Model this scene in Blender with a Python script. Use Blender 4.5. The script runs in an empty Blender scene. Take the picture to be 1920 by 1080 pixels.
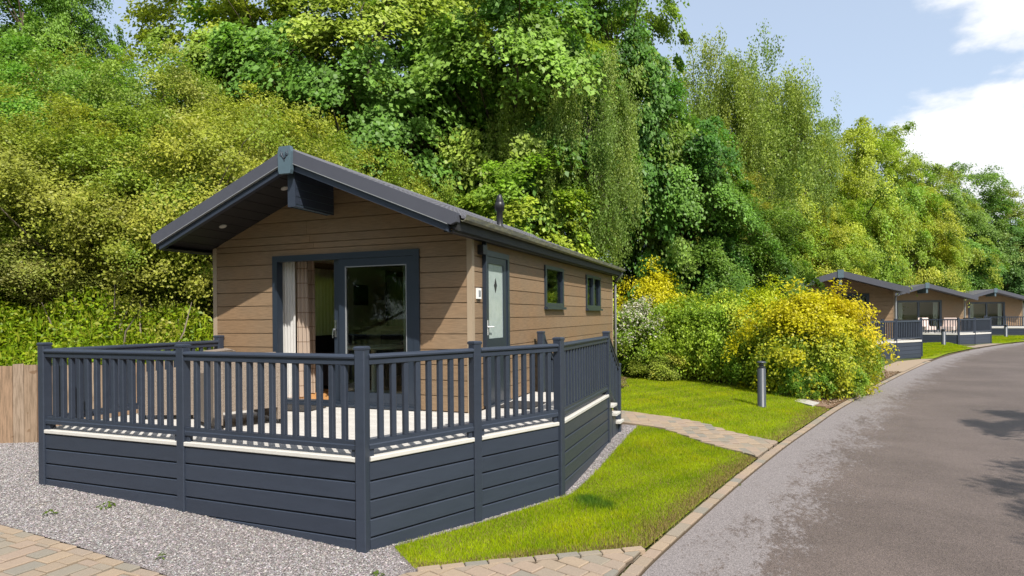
import bpy, math, random
import numpy as np
from mathutils import Matrix, Vector

random.seed(7)
RNG = np.random.default_rng(11)
scene = bpy.context.scene
col = scene.collection

# ------------------------------------------------------------------ camera
CAM = (3.3559, -7.2451, 1.2429)
YAW, ROLL = -0.3692, 0.0090
cam_d = bpy.data.cameras.new("camera")
cam = bpy.data.objects.new("camera", cam_d)
col.objects.link(cam)
_f = Vector((math.sin(YAW), math.cos(YAW), 0))
_r = Vector((math.cos(YAW), -math.sin(YAW), 0))
_u = Vector((0, 0, 1))
_r2 = _r * math.cos(ROLL) - _u * math.sin(ROLL)
_u2 = _u * math.cos(ROLL) + _r * math.sin(ROLL)
_m = Matrix((_r2, _u2, -_f)).transposed().to_4x4()
_m.translation = Vector(CAM)
cam.matrix_world = _m
cam_d.sensor_width = 36.0
cam_d.lens = 1171.79 / 1920 * 36.0
cam_d.shift_y = 51.19 / 1920
cam_d.clip_end = 2000
scene.camera = cam

# ------------------------------------------------------------------ light
SUN_DIR = Vector((0.46, -0.47, 0.755)).normalized()      # towards the sun
EL = math.asin(SUN_DIR.z)
AZ = math.atan2(SUN_DIR.x, SUN_DIR.y)
sun_d = bpy.data.lights.new("sun", 'SUN')
sun_d.energy = 5.0
sun_d.angle = math.radians(0.53)
sun_d.color = (1.0, 0.95, 0.87)
sun = bpy.data.objects.new("sun", sun_d)
sun.rotation_euler = SUN_DIR.to_track_quat('Z', 'Y').to_euler()
sun.location = (30, -30, 50)
col.objects.link(sun)

world = bpy.data.worlds.new("World")
scene.world = world
world.use_nodes = True
_nt = world.node_tree
_nt.nodes.clear()


def wn(t, **k):
    n = _nt.nodes.new(t)
    for a, b in k.items():
        setattr(n, a, b)
    return n


def wl(a, b):
    _nt.links.new(a, b)


def wmath(op, a, b=None, c=None):
    n = wn('ShaderNodeMath', operation=op)
    for i, v in enumerate((a, b, c)):
        if v is None:
            continue
        if isinstance(v, (int, float)):
            n.inputs[i].default_value = v
        else:
            wl(v, n.inputs[i])
    return n.outputs[0]


sky = wn('ShaderNodeTexSky', sky_type='NISHITA')
sky.sun_disc = False
sky.sun_elevation = EL
sky.sun_rotation = AZ
sky.air_density = 1.0
sky.dust_density = 2.2
sky.ozone_density = 0.9
# cumulus spread over the whole sky, drawn by noise on the sky direction
tc = wn('ShaderNodeTexCoord')
sep = wn('ShaderNodeSeparateXYZ')
wl(tc.outputs['Generated'], sep.inputs[0])
zc = wmath('MAXIMUM', sep.outputs['Z'], 0.0)
den = wmath('ADD', zc, 0.22)
comb = wn('ShaderNodeCombineXYZ')
wl(wmath('DIVIDE', sep.outputs['X'], den), comb.inputs[0])
wl(wmath('DIVIDE', sep.outputs['Y'], den), comb.inputs[1])
CLOUD_SHIFT = (0.0, 0.0, 3.1)
mp = wn('ShaderNodeMapping')
mp.inputs['Location'].default_value = CLOUD_SHIFT
wl(comb.outputs[0], mp.inputs[0])
n1 = wn('ShaderNodeTexNoise')
n1.inputs['Scale'].default_value = 1.1
n1.inputs['Detail'].default_value = 12
n1.inputs['Roughness'].default_value = 0.52
wl(mp.outputs[0], n1.inputs['Vector'])


def cloud_bank(d, r0, r1):
    v = wn('ShaderNodeVectorMath', operation='DISTANCE')
    wl(tc.outputs['Generated'], v.inputs[0])
    v.inputs[1].default_value = d
    return wmath('SUBTRACT', 1.0, wmath('SMOOTH_MIN', 1.0, wmath('DIVIDE', v.outputs['Value'], r1), 0.3))


# the cloud masses in view sit among the general noise
b1 = cloud_bank((0.252, 0.949, 0.190), 0, 0.165)
b2 = cloud_bank((0.295, 0.882, 0.375), 0, 0.165)
n2 = wn('ShaderNodeTexNoise')
n2.inputs['Scale'].default_value = 5.5
n2.inputs['Detail'].default_value = 9
n2.inputs['Roughness'].default_value = 0.55
wl(mp.outputs[0], n2.inputs['Vector'])
nsum = wmath('ADD', n1.outputs['Fac'], wmath('MULTIPLY', wmath('SUBTRACT', n2.outputs['Fac'], 0.5), 0.42))
dens = wmath('ADD', nsum, wmath('MULTIPLY', wmath('MAXIMUM', b1, wmath('MULTIPLY', b2, 0.95)), 0.42))
rmp = wn('ShaderNodeMapRange', interpolation_type='SMOOTHSTEP')
wl(dens, rmp.inputs[0])
rmp.inputs[1].default_value = 0.64
rmp.inputs[2].default_value = 0.76
mixc = wn('ShaderNodeMixRGB')
wl(rmp.outputs[0], mixc.inputs['Fac'])
veil = wn('ShaderNodeMixRGB')          # thin high haze
veil.inputs['Fac'].default_value = 0.42
wl(sky.outputs[0], veil.inputs['Color1'])
veil.inputs['Color2'].default_value = (4.7, 5.35, 6.2, 1)
wl(veil.outputs[0], mixc.inputs['Color1'])
mixc.inputs['Color2'].default_value = (5.6, 5.7, 5.9, 1)
bg = wn('ShaderNodeBackground')
bg.inputs['Strength'].default_value = 0.14
wl(mixc.outputs[0], bg.inputs['Color'])
outw = wn('ShaderNodeOutputWorld')
wl(bg.outputs[0], outw.inputs['Surface'])

vs = scene.view_settings
vs.view_transform = 'Standard'
vs.look = 'None'
vs.exposure = 0.45
vs.gamma = 1.0
vs.use_curve_mapping = False
scene.render.engine = 'CYCLES'
scene.cycles.max_bounces = 6
scene.cycles.transparent_max_bounces = 12


# ------------------------------------------------------------------ materials
class NT:
    def __init__(s, name):
        s.m = bpy.data.materials.new(name)
        s.m.use_nodes = True
        s.t = s.m.node_tree
        s.t.nodes.clear()
        s.out = s.n('ShaderNodeOutputMaterial')

    def n(s, t, **k):
        x = s.t.nodes.new(t)
        for a, b in k.items():
            setattr(x, a, b)
        return x

    def l(s, a, b):
        s.t.links.new(a, b)

    def put(s, sock, v):
        if isinstance(v, bpy.types.NodeSocket):
            s.l(v, sock)
        elif isinstance(v, (tuple, list)):
            sock.default_value = tuple(v) + ((1,) if len(v) == 3 and sock.type == 'RGBA' else ())
        else:
            sock.default_value = v

    def coord(s, kind='Object'):
        return s.n('ShaderNodeTexCoord').outputs[kind]

    def pos(s):
        return s.n('ShaderNodeNewGeometry').outputs['Position']

    def map(s, v, scale=(1, 1, 1), rot=(0, 0, 0)):
        m = s.n('ShaderNodeMapping')
        s.l(v, m.inputs[0])
        m.inputs['Scale'].default_value = scale
        m.inputs['Rotation'].default_value = rot
        return m.outputs[0]

    def noise(s, v, scale, detail=4, rough=0.55, out='Fac'):
        x = s.n('ShaderNodeTexNoise')
        s.l(v, x.inputs['Vector'])
        x.inputs['Scale'].default_value = scale
        x.inputs['Detail'].default_value = detail
        x.inputs['Roughness'].default_value = rough
        return x.outputs[out]

    def vor(s, v, scale, out='Distance', feature='F1'):
        x = s.n('ShaderNodeTexVoronoi', feature=feature)
        s.l(v, x.inputs['Vector'])
        x.inputs['Scale'].default_value = scale
        return x.outputs[out]

    def ramp(s, f, stops):
        r = s.n('ShaderNodeValToRGB')
        s.l(f, r.inputs[0])
        e = r.color_ramp.elements
        while len(e) < len(stops):
            e.new(0.5)
        for i, (p, c) in enumerate(stops):
            e[i].position = p
            e[i].color = tuple(c) + (1,) if len(c) == 3 else c
        return r.outputs[0]

    def mix(s, f, a, b, blend='MIX'):
        x = s.n('ShaderNodeMixRGB', blend_type=blend)
        s.put(x.inputs[0], f)
        s.put(x.inputs[1], a)
        s.put(x.inputs[2], b)
        return x.outputs[0]

    def math(s, op, a, b=0.0, c=0.0):
        x = s.n('ShaderNodeMath', operation=op)
        s.put(x.inputs[0], a)
        s.put(x.inputs[1], b)
        s.put(x.inputs[2], c)
        return x.outputs[0]

    def mr(s, v, a, b, c=0.0, d=1.0):
        x = s.n('ShaderNodeMapRange', interpolation_type='SMOOTHSTEP')
        s.l(v, x.inputs[0])
        for i, q in enumerate((a, b, c, d)):
            x.inputs[i + 1].default_value = q
        return x.outputs[0]

    def bump(s, h, strength=0.3, dist=0.01):
        x = s.n('ShaderNodeBump')
        s.l(h, x.inputs['Height'])
        x.inputs['Strength'].default_value = strength
        x.inputs['Distance'].default_value = dist
        return x.outputs[0]

    def rnd(s):
        return s.n('ShaderNodeObjectInfo').outputs['Random']

    def attr(s, name, out='Color'):
        x = s.n('ShaderNodeAttribute')
        x.attribute_name = name
        return x.outputs[out]

    def bsdf(s, color, rough=0.6, normal=None, spec=0.4, metal=0.0):
        p = s.n('ShaderNodeBsdfPrincipled')
        s.put(p.inputs['Base Color'], color)
        s.put(p.inputs['Roughness'], rough)
        s.put(p.inputs['Metallic'], metal)
        p.inputs['Specular IOR Level'].default_value = spec
        if normal:
            s.l(normal, p.inputs['Normal'])
        return p.outputs[0]

    def done(s, surf):
        s.l(surf, s.out.inputs['Surface'])
        return s.m


def sc(c, k):
    return tuple(min(1.0, x * k) for x in c)


def m_plain(name, c, rough=0.6, var=0.12, scale=6, bump=0.0, bscale=60, spec=0.4, rnd=0.0, stretch=(1, 1, 1), metal=0.0):
    t = NT(name)
    v = t.map(t.pos(), stretch)
    f = t.noise(v, scale, 6, 0.6)
    c0 = t.mix(f, sc(c, 1 - var), sc(c, 1 + var))
    if rnd:
        c0 = t.mix(1.0, c0, t.ramp(t.rnd(), [(0, (1 - rnd,) * 3), (1, (1, 1, 1))]), 'MULTIPLY')
    nrm = t.bump(t.noise(v, bscale, 4), bump, 0.004) if bump else None
    r = t.math('ADD', t.math('MULTIPLY', f, 0.16), rough - 0.08)
    return t.done(t.bsdf(c0, r, nrm, spec, metal))


M = {}
ANTH = (0.031, 0.040, 0.060)
M['anthracite'] = m_plain('anthracite_composite', ANTH, 0.42, 0.16, 4, 0.3, 70, 0.40, 0.14, (1, 1, 4))
M['anthracite_gloss'] = m_plain('anthracite_upvc', (0.022, 0.031, 0.046), 0.33, 0.06, 2, 0, 50, 0.5)
M['barge'] = m_plain('charcoal_bargeboard', (0.064, 0.067, 0.084), 0.6, 0.10, 5, 0.2, 160, 0.35)
M['plaque'] = m_plain('slate_blue_plaque', (0.075, 0.115, 0.14), 0.5, 0.12, 12, 0.1, 80)
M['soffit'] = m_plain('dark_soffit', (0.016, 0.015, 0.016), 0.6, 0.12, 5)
M['trim_tan'] = m_plain('tan_corner_trim', (0.33, 0.255, 0.175), 0.6, 0.08, 4, 0.15, 120)
M['white'] = m_plain('white_plastic', (0.78, 0.78, 0.76), 0.4, 0.03, 4)
M['cream'] = m_plain('cream_wall', (0.74, 0.68, 0.54), 0.8, 0.04, 2)
M['black'] = m_plain('black_metal', (0.018, 0.018, 0.02), 0.4, 0.15, 8)
M['darkfab'] = m_plain('dark_fabric', (0.016, 0.015, 0.017), 0.9, 0.2, 40, 0.4, 300)
M['wood_floor'] = m_plain('oak_floor', (0.50, 0.25, 0.09), 0.45, 0.2, 3, 0, 50, 0.4, 0, (14, 1, 1))
M['table'] = m_plain('pale_table', (0.55, 0.52, 0.46), 0.35, 0.06, 5)
M['mat'] = m_plain('door_mat', (0.035, 0.032, 0.03), 0.95, 0.3, 60, 0.8, 200)
M['chrome'] = m_plain('brushed_steel', (0.65, 0.66, 0.68), 0.25, 0.05, 10, 0, 50, 0.5, 0, (1, 1, 1), 1.0)
M['slab'] = m_plain('grey_concrete', (0.40, 0.38, 0.35), 0.85, 0.22, 9, 0.4, 120)
M['rust'] = m_plain('brown_cover', (0.19, 0.12, 0.08), 0.8, 0.3, 14, 0.4, 90)
M['bark'] = m_plain('bark', (0.075, 0.058, 0.042), 0.9, 0.45, 9, 0.8, 30, 0.2, 0, (1, 1, 0.25))
M['birch_bark'] = m_plain('birch_bark', (0.15, 0.135, 0.115), 0.85, 0.5, 7, 0.5, 30, 0.2, 0, (1, 1, 3))
M['twig'] = m_plain('grey_twig', (0.17, 0.14, 0.105), 0.9, 0.3, 9)
M['bollard'] = m_plain('bollard_grey', (0.045, 0.054, 0.064), 0.42, 0.08, 4, 0.1, 120, 0.45)
M['downpipe'] = m_plain('grey_downpipe', (0.22, 0.23, 0.24), 0.45, 0.1, 6)
M['cushion'] = m_plain('pale_cushion', (0.62, 0.50, 0.45), 0.85, 0.1, 9)

# composite siding with fine embossed grain
t = NT('brown_siding')
v = t.pos()
g = t.noise(t.map(v, (1.2, 1.2, 26)), 5, 8, 0.65)
blot = t.noise(v, 1.4, 3)
SID = (0.224, 0.155, 0.095)
c0 = t.mix(t.mr(g, 0.25, 0.75), sc(SID, 0.74), sc(SID, 1.22))
c0 = t.mix(t.mr(blot, 0.35, 0.7), c0, t.mix(1.0, c0, (1.08, 1.0, 0.92), 'MULTIPLY'))
c0 = t.mix(1.0, c0, t.ramp(t.rnd(), [(0, (0.90, 0.89, 0.88)), (1, (1.04, 1.04, 1.04))]), 'MULTIPLY')
M['siding'] = t.done(t.bsdf(c0, 0.62, t.bump(g, 0.55, 0.005), 0.3))

# grooved pale decking, boards along x
t = NT('pale_decking')
v = t.pos()
sepn = t.n('ShaderNodeSeparateXYZ')
t.l(v, sepn.inputs[0])
gro = t.math('SINE', t.math('MULTIPLY', sepn.outputs['Y'], 2 * math.pi / 0.0145))
g = t.noise(t.map(v, (3, 30, 30)), 3, 7, 0.6)
dirt = t.noise(v, 2.2, 6, 0.62)
c0 = t.mix(g, (0.43, 0.405, 0.37), (0.62, 0.60, 0.565))
c0 = t.mix(t.mr(dirt, 0.52, 0.78, 0, 0.5), c0, (0.36, 0.33, 0.28))
c0 = t.mix(1.0, c0, t.ramp(t.rnd(), [(0, (0.86, 0.86, 0.86)), (1, (1, 1, 1))]), 'MULTIPLY')
M['decking'] = t.done(t.bsdf(c0, 0.75, t.bump(gro, 0.5, 0.002), 0.3))
M['deck_trim'] = m_plain('deck_trim', (0.50, 0.485, 0.45), 0.7, 0.10, 7, 0.3, 90, 0.3)

# weathered fence
t = NT('weathered_fence')
v = t.pos()
g = t.noise(t.map(v, (16, 16, 1.1)), 3, 8, 0.66)
kn = t.noise(v, 5, 3)
c0 = t.ramp(t.rnd(), [(0, (0.27, 0.195, 0.135)), (0.35, (0.30, 0.235, 0.175)), (0.6, (0.29, 0.155, 0.075)), (0.8, (0.31, 0.24, 0.18)), (1, (0.23, 0.145, 0.085))])
c0 = t.mix(t.mr(g, 0.38, 0.66, 0, 0.75), c0, (0.13, 0.092, 0.06))
c0 = t.mix(t.mr(kn, 0.66, 0.72, 0, 0.7), c0, (0.13, 0.075, 0.04))
M['fence'] = t.done(t.bsdf(c0, 0.85, t.bump(g, 0.5, 0.006), 0.2))

# woven rattan
t = NT('woven_rattan')
v = t.map(t.coord('Object'), (1, 1, 1), (0.2, 0.3, 0.5))
w1 = t.vor(v, 85)
n_ = t.noise(t.coord('Object'), 50, 4)
c0 = t.mix(n_, (0.215, 0.172, 0.135), (0.315, 0.258, 0.210))
c0 = t.mix(t.mr(w1, 0.3, 0.65, 0, 0.4), c0, (0.13, 0.10, 0.078))
M['rattan'] = t.done(t.bsdf(c0, 0.6, t.bump(w1, 0.8, 0.006), 0.3))

# roof tiles
t = NT('roof_tile')
v = t.pos()
n_ = t.noise(v, 30, 5)
mo = t.noise(v, 4, 6, 0.7)
c0 = t.mix(n_, (0.07, 0.07, 0.085), (0.15, 0.15, 0.165))
c0 = t.mix(t.mr(mo, 0.55, 0.72, 0, 0.6), c0, (0.22, 0.22, 0.15))
M['roof'] = t.done(t.bsdf(c0, 0.75, t.bump(n_, 0.4, 0.01), 0.3))
t = NT('mossy_gutter')
v = t.pos()
mo = t.noise(t.map(v, (4, 1, 4)), 7, 6, 0.7)
c0 = t.mix(t.mr(mo, 0.38, 0.66), (0.085, 0.088, 0.082), (0.20, 0.195, 0.125))
M['gutter'] = t.done(t.bsdf(c0, 0.55, None, 0.4))

# glass: thin pane, reflects by fresnel
def m_glass(name, tint, refl=1.0):
    t = NT(name)
    fr = t.n('ShaderNodeFresnel')
    fr.inputs['IOR'].default_value = 1.5
    tr = t.n('ShaderNodeBsdfTransparent')
    tr.inputs[0].default_value = tuple(tint) + (1,)
    gl = t.n('ShaderNodeBsdfGlossy')
    gl.inputs['Roughness'].default_value = 0.015
    ms = t.n('ShaderNodeMixShader')
    t.l(t.math('MULTIPLY', fr.outputs[0], refl), ms.inputs[0])
    t.l(tr.outputs[0], ms.inputs[1])
    t.l(gl.outputs[0], ms.inputs[2])
    return t.done(ms.outputs[0])


M['glass'] = m_glass('window_glass', (0.84, 0.88, 0.84), 0.7)
t = NT('obscure_glass')
n_ = t.noise(t.pos(), 9, 5)
c0 = t.mix(n_, (0.27, 0.335, 0.315), (0.43, 0.49, 0.48))
M['obscure'] = t.done(t.bsdf(c0, 0.12, t.bump(t.noise(t.pos(), 60, 2), 0.15, 0.004), 0.6))


def m_cloth(name, c, trans=0.5, check=None):
    t = NT(name)
    v = t.pos()
    cc = c
    if check:
        s_ = t.n('ShaderNodeSeparateXYZ')
        t.l(v, s_.inputs[0])
        a = t.math('LESS_THAN', t.math('FRACT', t.math('MULTIPLY', s_.outputs['Z'], 4.6)), 0.07)
        cc = t.mix(a, c, check)
    else:
        cc = t.mix(t.noise(v, 12, 3), sc(c, 0.93), sc(c, 1.03))
    d = t.n('ShaderNodeBsdfDiffuse')
    t.put(d.inputs[0], cc)
    q = t.n('ShaderNodeBsdfTranslucent')
    t.put(q.inputs[0], cc)
    ms = t.n('ShaderNodeMixShader')
    ms.inputs[0].default_value = trans
    t.l(d.outputs[0], ms.inputs[1])
    t.l(q.outputs[0], ms.inputs[2])
    return t.done(ms.outputs[0])


M['sheer'] = m_cloth('white_sheer', (0.80, 0.79, 0.76), 0.45)
M['net'] = m_cloth('net_curtain', (0.82, 0.82, 0.66), 0.7)
M['check'] = m_cloth('checked_curtain', (0.50, 0.40, 0.32), 0.3, (0.30, 0.22, 0.17))

# asphalt: 'd' = distance from the kerb stored on the road sheet
t = NT('worn_asphalt')
v = t.pos()
d = t.attr('d', 'Fac')
grit = t.vor(v, 95)
gritc = t.vor(v, 95, 'Color')
bw = t.n('ShaderNodeRGBToBW')
t.l(gritc, bw.inputs[0])
big = t.noise(v, 0.55, 5, 0.6)
mid = t.noise(t.map(v, (1, 0.42, 1), (0, 0, -0.35)), 3.2, 8, 0.72)
fine = t.noise(v, 38, 6, 0.75)
asp = t.mix(t.mr(big, 0.3, 0.72), (0.094, 0.073, 0.063), (0.134, 0.105, 0.092))
asp = t.mix(1.0, asp, t.mix(fine, (0.78, 0.78, 0.78), (1.2, 1.2, 1.2)), 'MULTIPLY')
dry = t.mix(fine, (0.155, 0.137, 0.133), (0.245, 0.220, 0.216))
# silt washed towards the kerb, breaking up into speckles
speck = t.noise(t.map(v, (1, 0.5, 1), (0, 0, -0.3)), 22, 7, 0.8)
lim = t.math('ADD', t.math('MULTIPLY', t.math('SUBTRACT', mid, 0.5), 2.4), t.math('MULTIPLY', t.math('SUBTRACT', speck, 0.5), 3.4))
edge = t.math('ADD', d, lim)
far_ = t.mr(d, 1.5, 2.6, 1.0, 0.0)
fac = t.math('MULTIPLY', t.mr(edge, 0.42, 1.02, 1.0, 0.0), far_)
c0 = t.mix(fac, asp, dry)
c0 = t.mix(1.0, c0, t.mix(bw.outputs[0], (0.62, 0.62, 0.62), (1.36, 1.36, 1.36)), 'MULTIPLY')
ro = t.math('ADD', t.math('MULTIPLY', fac, 0.2), 0.66)
M['road'] = t.done(t.bsdf(c0, ro, t.bump(grit, 0.5, 0.008), 0.35))

# gravel bed
t = NT('gravel_bed')
v = t.pos()
cc = t.vor(v, 105, 'Color')
dd = t.vor(v, 105)
bw = t.n('ShaderNodeRGBToBW')
t.l(cc, bw.inputs[0])
c0 = t.ramp(bw.outputs[0], [(0.15, (0.10, 0.085, 0.082)), (0.45, (0.20, 0.172, 0.168)), (0.7, (0.29, 0.26, 0.255)), (0.9, (0.42, 0.39, 0.385))])
soil = t.noise(v, 1.5, 6, 0.65)
c0 = t.mix(t.mr(soil, 0.55, 0.75, 0, 0.5), c0, (0.28, 0.21, 0.15))
M['gravel'] = t.done(t.bsdf(c0, 0.85, t.bump(dd, 1.0, 0.012), 0.25))
t = NT('gravel_stone')
cc = t.attr('Col')
M['stone'] = t.done(t.bsdf(cc, 0.75, None, 0.3))

# pavers
t = NT('buff_paver')
v = t.pos()
n_ = t.noise(v, 55, 6, 0.7)
st = t.noise(v, 5, 5, 0.6)
c0 = t.ramp(t.rnd(), [(0, (0.265, 0.21, 0.155)), (0.3, (0.31, 0.238, 0.168)), (0.55, (0.285, 0.218, 0.168)), (0.8, (0.24, 0.208, 0.162)), (1, (0.205, 0.19, 0.16))])
c0 = t.mix(1.0, c0, t.mix(n_, (0.74, 0.74, 0.74), (1.22, 1.22, 1.22)), 'MULTIPLY')
c0 = t.mix(t.mr(st, 0.55, 0.78, 0, 0.45), c0, (0.24, 0.19, 0.14))
M['paver'] = t.done(t.bsdf(c0, 0.85, t.bump(n_, 0.4, 0.006), 0.25))
M['joint'] = m_plain('joint_sand', (0.085, 0.063, 0.042), 0.95, 0.4, 25, 0.4, 200, 0.2)

# soil, lawn base, mulch
t = NT('leaf_litter_soil')
v = t.pos()
n_ = t.noise(v, 1.1, 6, 0.65)
f_ = t.noise(v, 16, 6, 0.7)
c0 = t.ramp(n_, [(0.3, (0.055, 0.065, 0.022)), (0.5, (0.075, 0.09, 0.024)), (0.7, (0.09, 0.07, 0.042))])
c0 = t.mix(1.0, c0, t.mix(f_, (0.6, 0.6, 0.6), (1.35, 1.35, 1.35)), 'MULTIPLY')
M['ground'] = t.done(t.bsdf(c0, 0.95, t.bump(f_, 0.8, 0.06), 0.15))
t = NT('lawn_thatch')
v = t.pos()
n_ = t.noise(v, 1.3, 6, 0.65)
f_ = t.noise(v, 60, 5, 0.7)
c0 = t.ramp(n_, [(0.35, (0.14, 0.20, 0.006)), (0.6, (0.20, 0.25, 0.008)), (0.75, (0.25, 0.245, 0.02))])
c0 = t.mix(1.0, c0, t.mix(f_, (0.55, 0.55, 0.55), (1.3, 1.3, 1.3)), 'MULTIPLY')
M['lawn'] = t.done(t.bsdf(c0, 0.95, t.bump(f_, 0.6, 0.02), 0.15))
M['mulch'] = m_plain('bark_mulch', (0.155, 0.095, 0.058), 0.95, 0.5, 22, 0.8, 60, 0.2)


def m_leaf(name, trans=0.38, rough=0.5, spec=0.3, sat=1.0):
    t = NT(name)
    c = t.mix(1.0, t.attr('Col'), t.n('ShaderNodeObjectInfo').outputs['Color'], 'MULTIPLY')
    p = t.n('ShaderNodeBsdfPrincipled')
    t.l(c, p.inputs['Base Color'])
    p.inputs['Roughness'].default_value = rough
    p.inputs['Specular IOR Level'].default_value = spec
    q = t.n('ShaderNodeBsdfTranslucent')
    t.l(t.mix(1.0, c, (1.08, 1.16, 0.6), 'MULTIPLY'), q.inputs[0])
    ms = t.n('ShaderNodeMixShader')
    ms.inputs[0].default_value = trans
    t.l(p.outputs[0], ms.inputs[1])
    t.l(q.outputs[0], ms.inputs[2])
    return t.done(ms.outputs[0])


M['leaf'] = m_leaf('leaf', 0.40, 0.45, 0.24)
M['blade'] = m_leaf('grass_blade', 0.40, 0.7, 0.06)


# ------------------------------------------------------------------ mesh helpers
def tag(o, label=None, cat=None, group=None, kind=None):
    if label:
        o['label'] = label
    if cat:
        o['category'] = cat
    if group:
        o['group'] = group
    if kind:
        o['kind'] = kind
    return o


def empty(name, label, cat, loc=(0, 0, 0), rz=0.0, group=None):
    o = bpy.data.objects.new(name, None)
    o.empty_display_size = 0.2
    o.location = loc
    o.rotation_euler = (0, 0, rz)
    col.objects.link(o)
    return tag(o, label, cat, group)


def link_mesh(name, me, mt, parent=None):
    o = bpy.data.objects.new(name, me)
    if mt is not None and len(me.materials) == 0:
        me.materials.append(M[mt] if isinstance(mt, str) else mt)
    if parent is not None:
        o.parent = parent
    col.objects.link(o)
    return o


class MB:
    def __init__(s):
        s.v, s.f = [], []

    def add(s, vs, fs):
        b = len(s.v)
        s.v += [tuple(map(float, q)) for q in vs]
        s.f += [tuple(b + i for i in q) for q in fs]
        return s

    def box(s, x0, x1, y0, y1, z0, z1):
        return s.add([(x0, y0, z0), (x1, y0, z0), (x1, y1, z0), (x0, y1, z0), (x0, y0, z1), (x1, y0, z1), (x1, y1, z1), (x0, y1, z1)],
                     [(3, 2, 1, 0), (4, 5, 6, 7), (0, 1, 5, 4), (1, 2, 6, 5), (2, 3, 7, 6), (3, 0, 4, 7)])

    def loft(s, A, B, caps=True):          # two polygons of equal length
        n = len(A)
        fs = [(i, (i + 1) % n, n + (i + 1) % n, n + i) for i in range(n)]
        if caps:
            fs += [tuple(range(n - 1, -1, -1)), tuple(range(n, 2 * n))]
        return s.add(list(A) + list(B), fs)

    def prism(s, poly, z0, z1):            # vertical prism of a plan polygon
        return s.loft([(x, y, z0) for x, y in poly], [(x, y, z1) for x, y in poly])

    def along(s, p0, p1, prof):            # profile (across, up) swept on plan line p0-p1; p = (x,y,z)
        dx, dy = p1[0] - p0[0], p1[1] - p0[1]
        L = math.hypot(dx, dy)
        nx, ny = dy / L, -dx / L           # right-hand side of travel
        A = [(p0[0] + a * nx, p0[1] + a * ny, p0[2] + u) for a, u in prof]
        B = [(p1[0] + a * nx, p1[1] + a * ny, p1[2] + u) for a, u in prof]
        return s.loft(A, B)

    def cpost(s, x, y, w, z0, z1, ang=0.0, ch=0.008):     # chamfered square post
        h = w / 2
        pts = [(-h + ch, -h), (h - ch, -h), (h, -h + ch), (h, h - ch), (h - ch, h), (-h + ch, h), (-h, h - ch), (-h, -h + ch)]
        c, q = math.cos(ang), math.sin(ang)
        return s.prism([(x + a * c - b * q, y + a * q + b * c) for a, b in pts], z0, z1)

    def tube(s, pts, rad, n=8, caps=True):
        pts = [Vector(p) for p in pts]
        rings = []
        for i, p in enumerate(pts):
            d = (pts[min(i + 1, len(pts) - 1)] - pts[max(i - 1, 0)]).normalized()
            a = Vector((0, 0, 1)) if abs(d.z) < 0.9 else Vector((1, 0, 0))
            u = d.cross(a).normalized()
            w = d.cross(u)
            r = rad[i] if isinstance(rad, (list, tuple)) else rad
            rings.append([p + (u * math.cos(2 * math.pi * k / n) + w * math.sin(2 * math.pi * k / n)) * r for k in range(n)])
        vs = [q for ring in rings for q in ring]
        fs = []
        for i in range(len(rings) - 1):
            for k in range(n):
                k2 = (k + 1) % n
                fs.append((i * n + k, i * n + k2, (i + 1) * n + k2, (i + 1) * n + k))
        if caps:
            fs += [tuple(range(n - 1, -1, -1)), tuple(range((len(rings) - 1) * n, len(rings) * n))]
        return s.add(vs, fs)

    def lathe(s, prof, c=(0, 0, 0), n=20):   # prof (r,z)
        vs, fs = [], []
        for r, z in prof:
            for k in range(n):
                a = 2 * math.pi * k / n
                vs.append((c[0] + r * math.cos(a), c[1] + r * math.sin(a), c[2] + z))
        for i in range(len(prof) - 1):
            for k in range(n):
                k2 = (k + 1) % n
                fs.append((i * n + k, i * n + k2, (i + 1) * n + k2, (i + 1) * n + k))
        fs += [tuple(range(n - 1, -1, -1)), tuple(range((len(prof) - 1) * n, len(prof) * n))]
        return s.add(vs, fs)

    def mesh(s, name, smooth=False):
        me = bpy.data.meshes.new(name)
        me.from_pydata(s.v, [], s.f)
        me.update()
        import bmesh
        bm = bmesh.new()
        bm.from_mesh(me)
        bmesh.ops.recalc_face_normals(bm, faces=bm.faces)
        bm.to_mesh(me)
        bm.free()
        if smooth:
            me.polygons.foreach_set('use_smooth', [True] * len(me.polygons))
        return me

    def build(s, name, mt, parent=None, smooth=False):
        return link_mesh(name, s.mesh(name, smooth), mt, parent)


def tree_copy(o, parent=None):
    c = o.copy()
    col.objects.link(c)
    if parent is not None:
        c.parent = parent
    for ch in o.children:
        tree_copy(ch, c)
    return c


# ------------------------------------------------------------------ terrain
KERB = np.array([(1.2, -45), (1.75, -22), (2.1, -11), (2.3, -5), (2.40, -2.9), (2.47, -2.187), (2.577, -1.627), (2.736, -0.909), (2.936, -0.011), (3.253, 1.356), (3.526, 2.45),
                 (3.862, 3.75), (4.423, 5.75), (5.024, 7.894), (5.975, 10.953), (7.0, 14.165), (8.337, 18.175), (10.095, 23.225), (12.196, 28.719),
                 (16.156, 37.249), (20.34, 44.53), (27.5, 54), (41, 68), (70, 92), (140, 140)], float)


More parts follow.
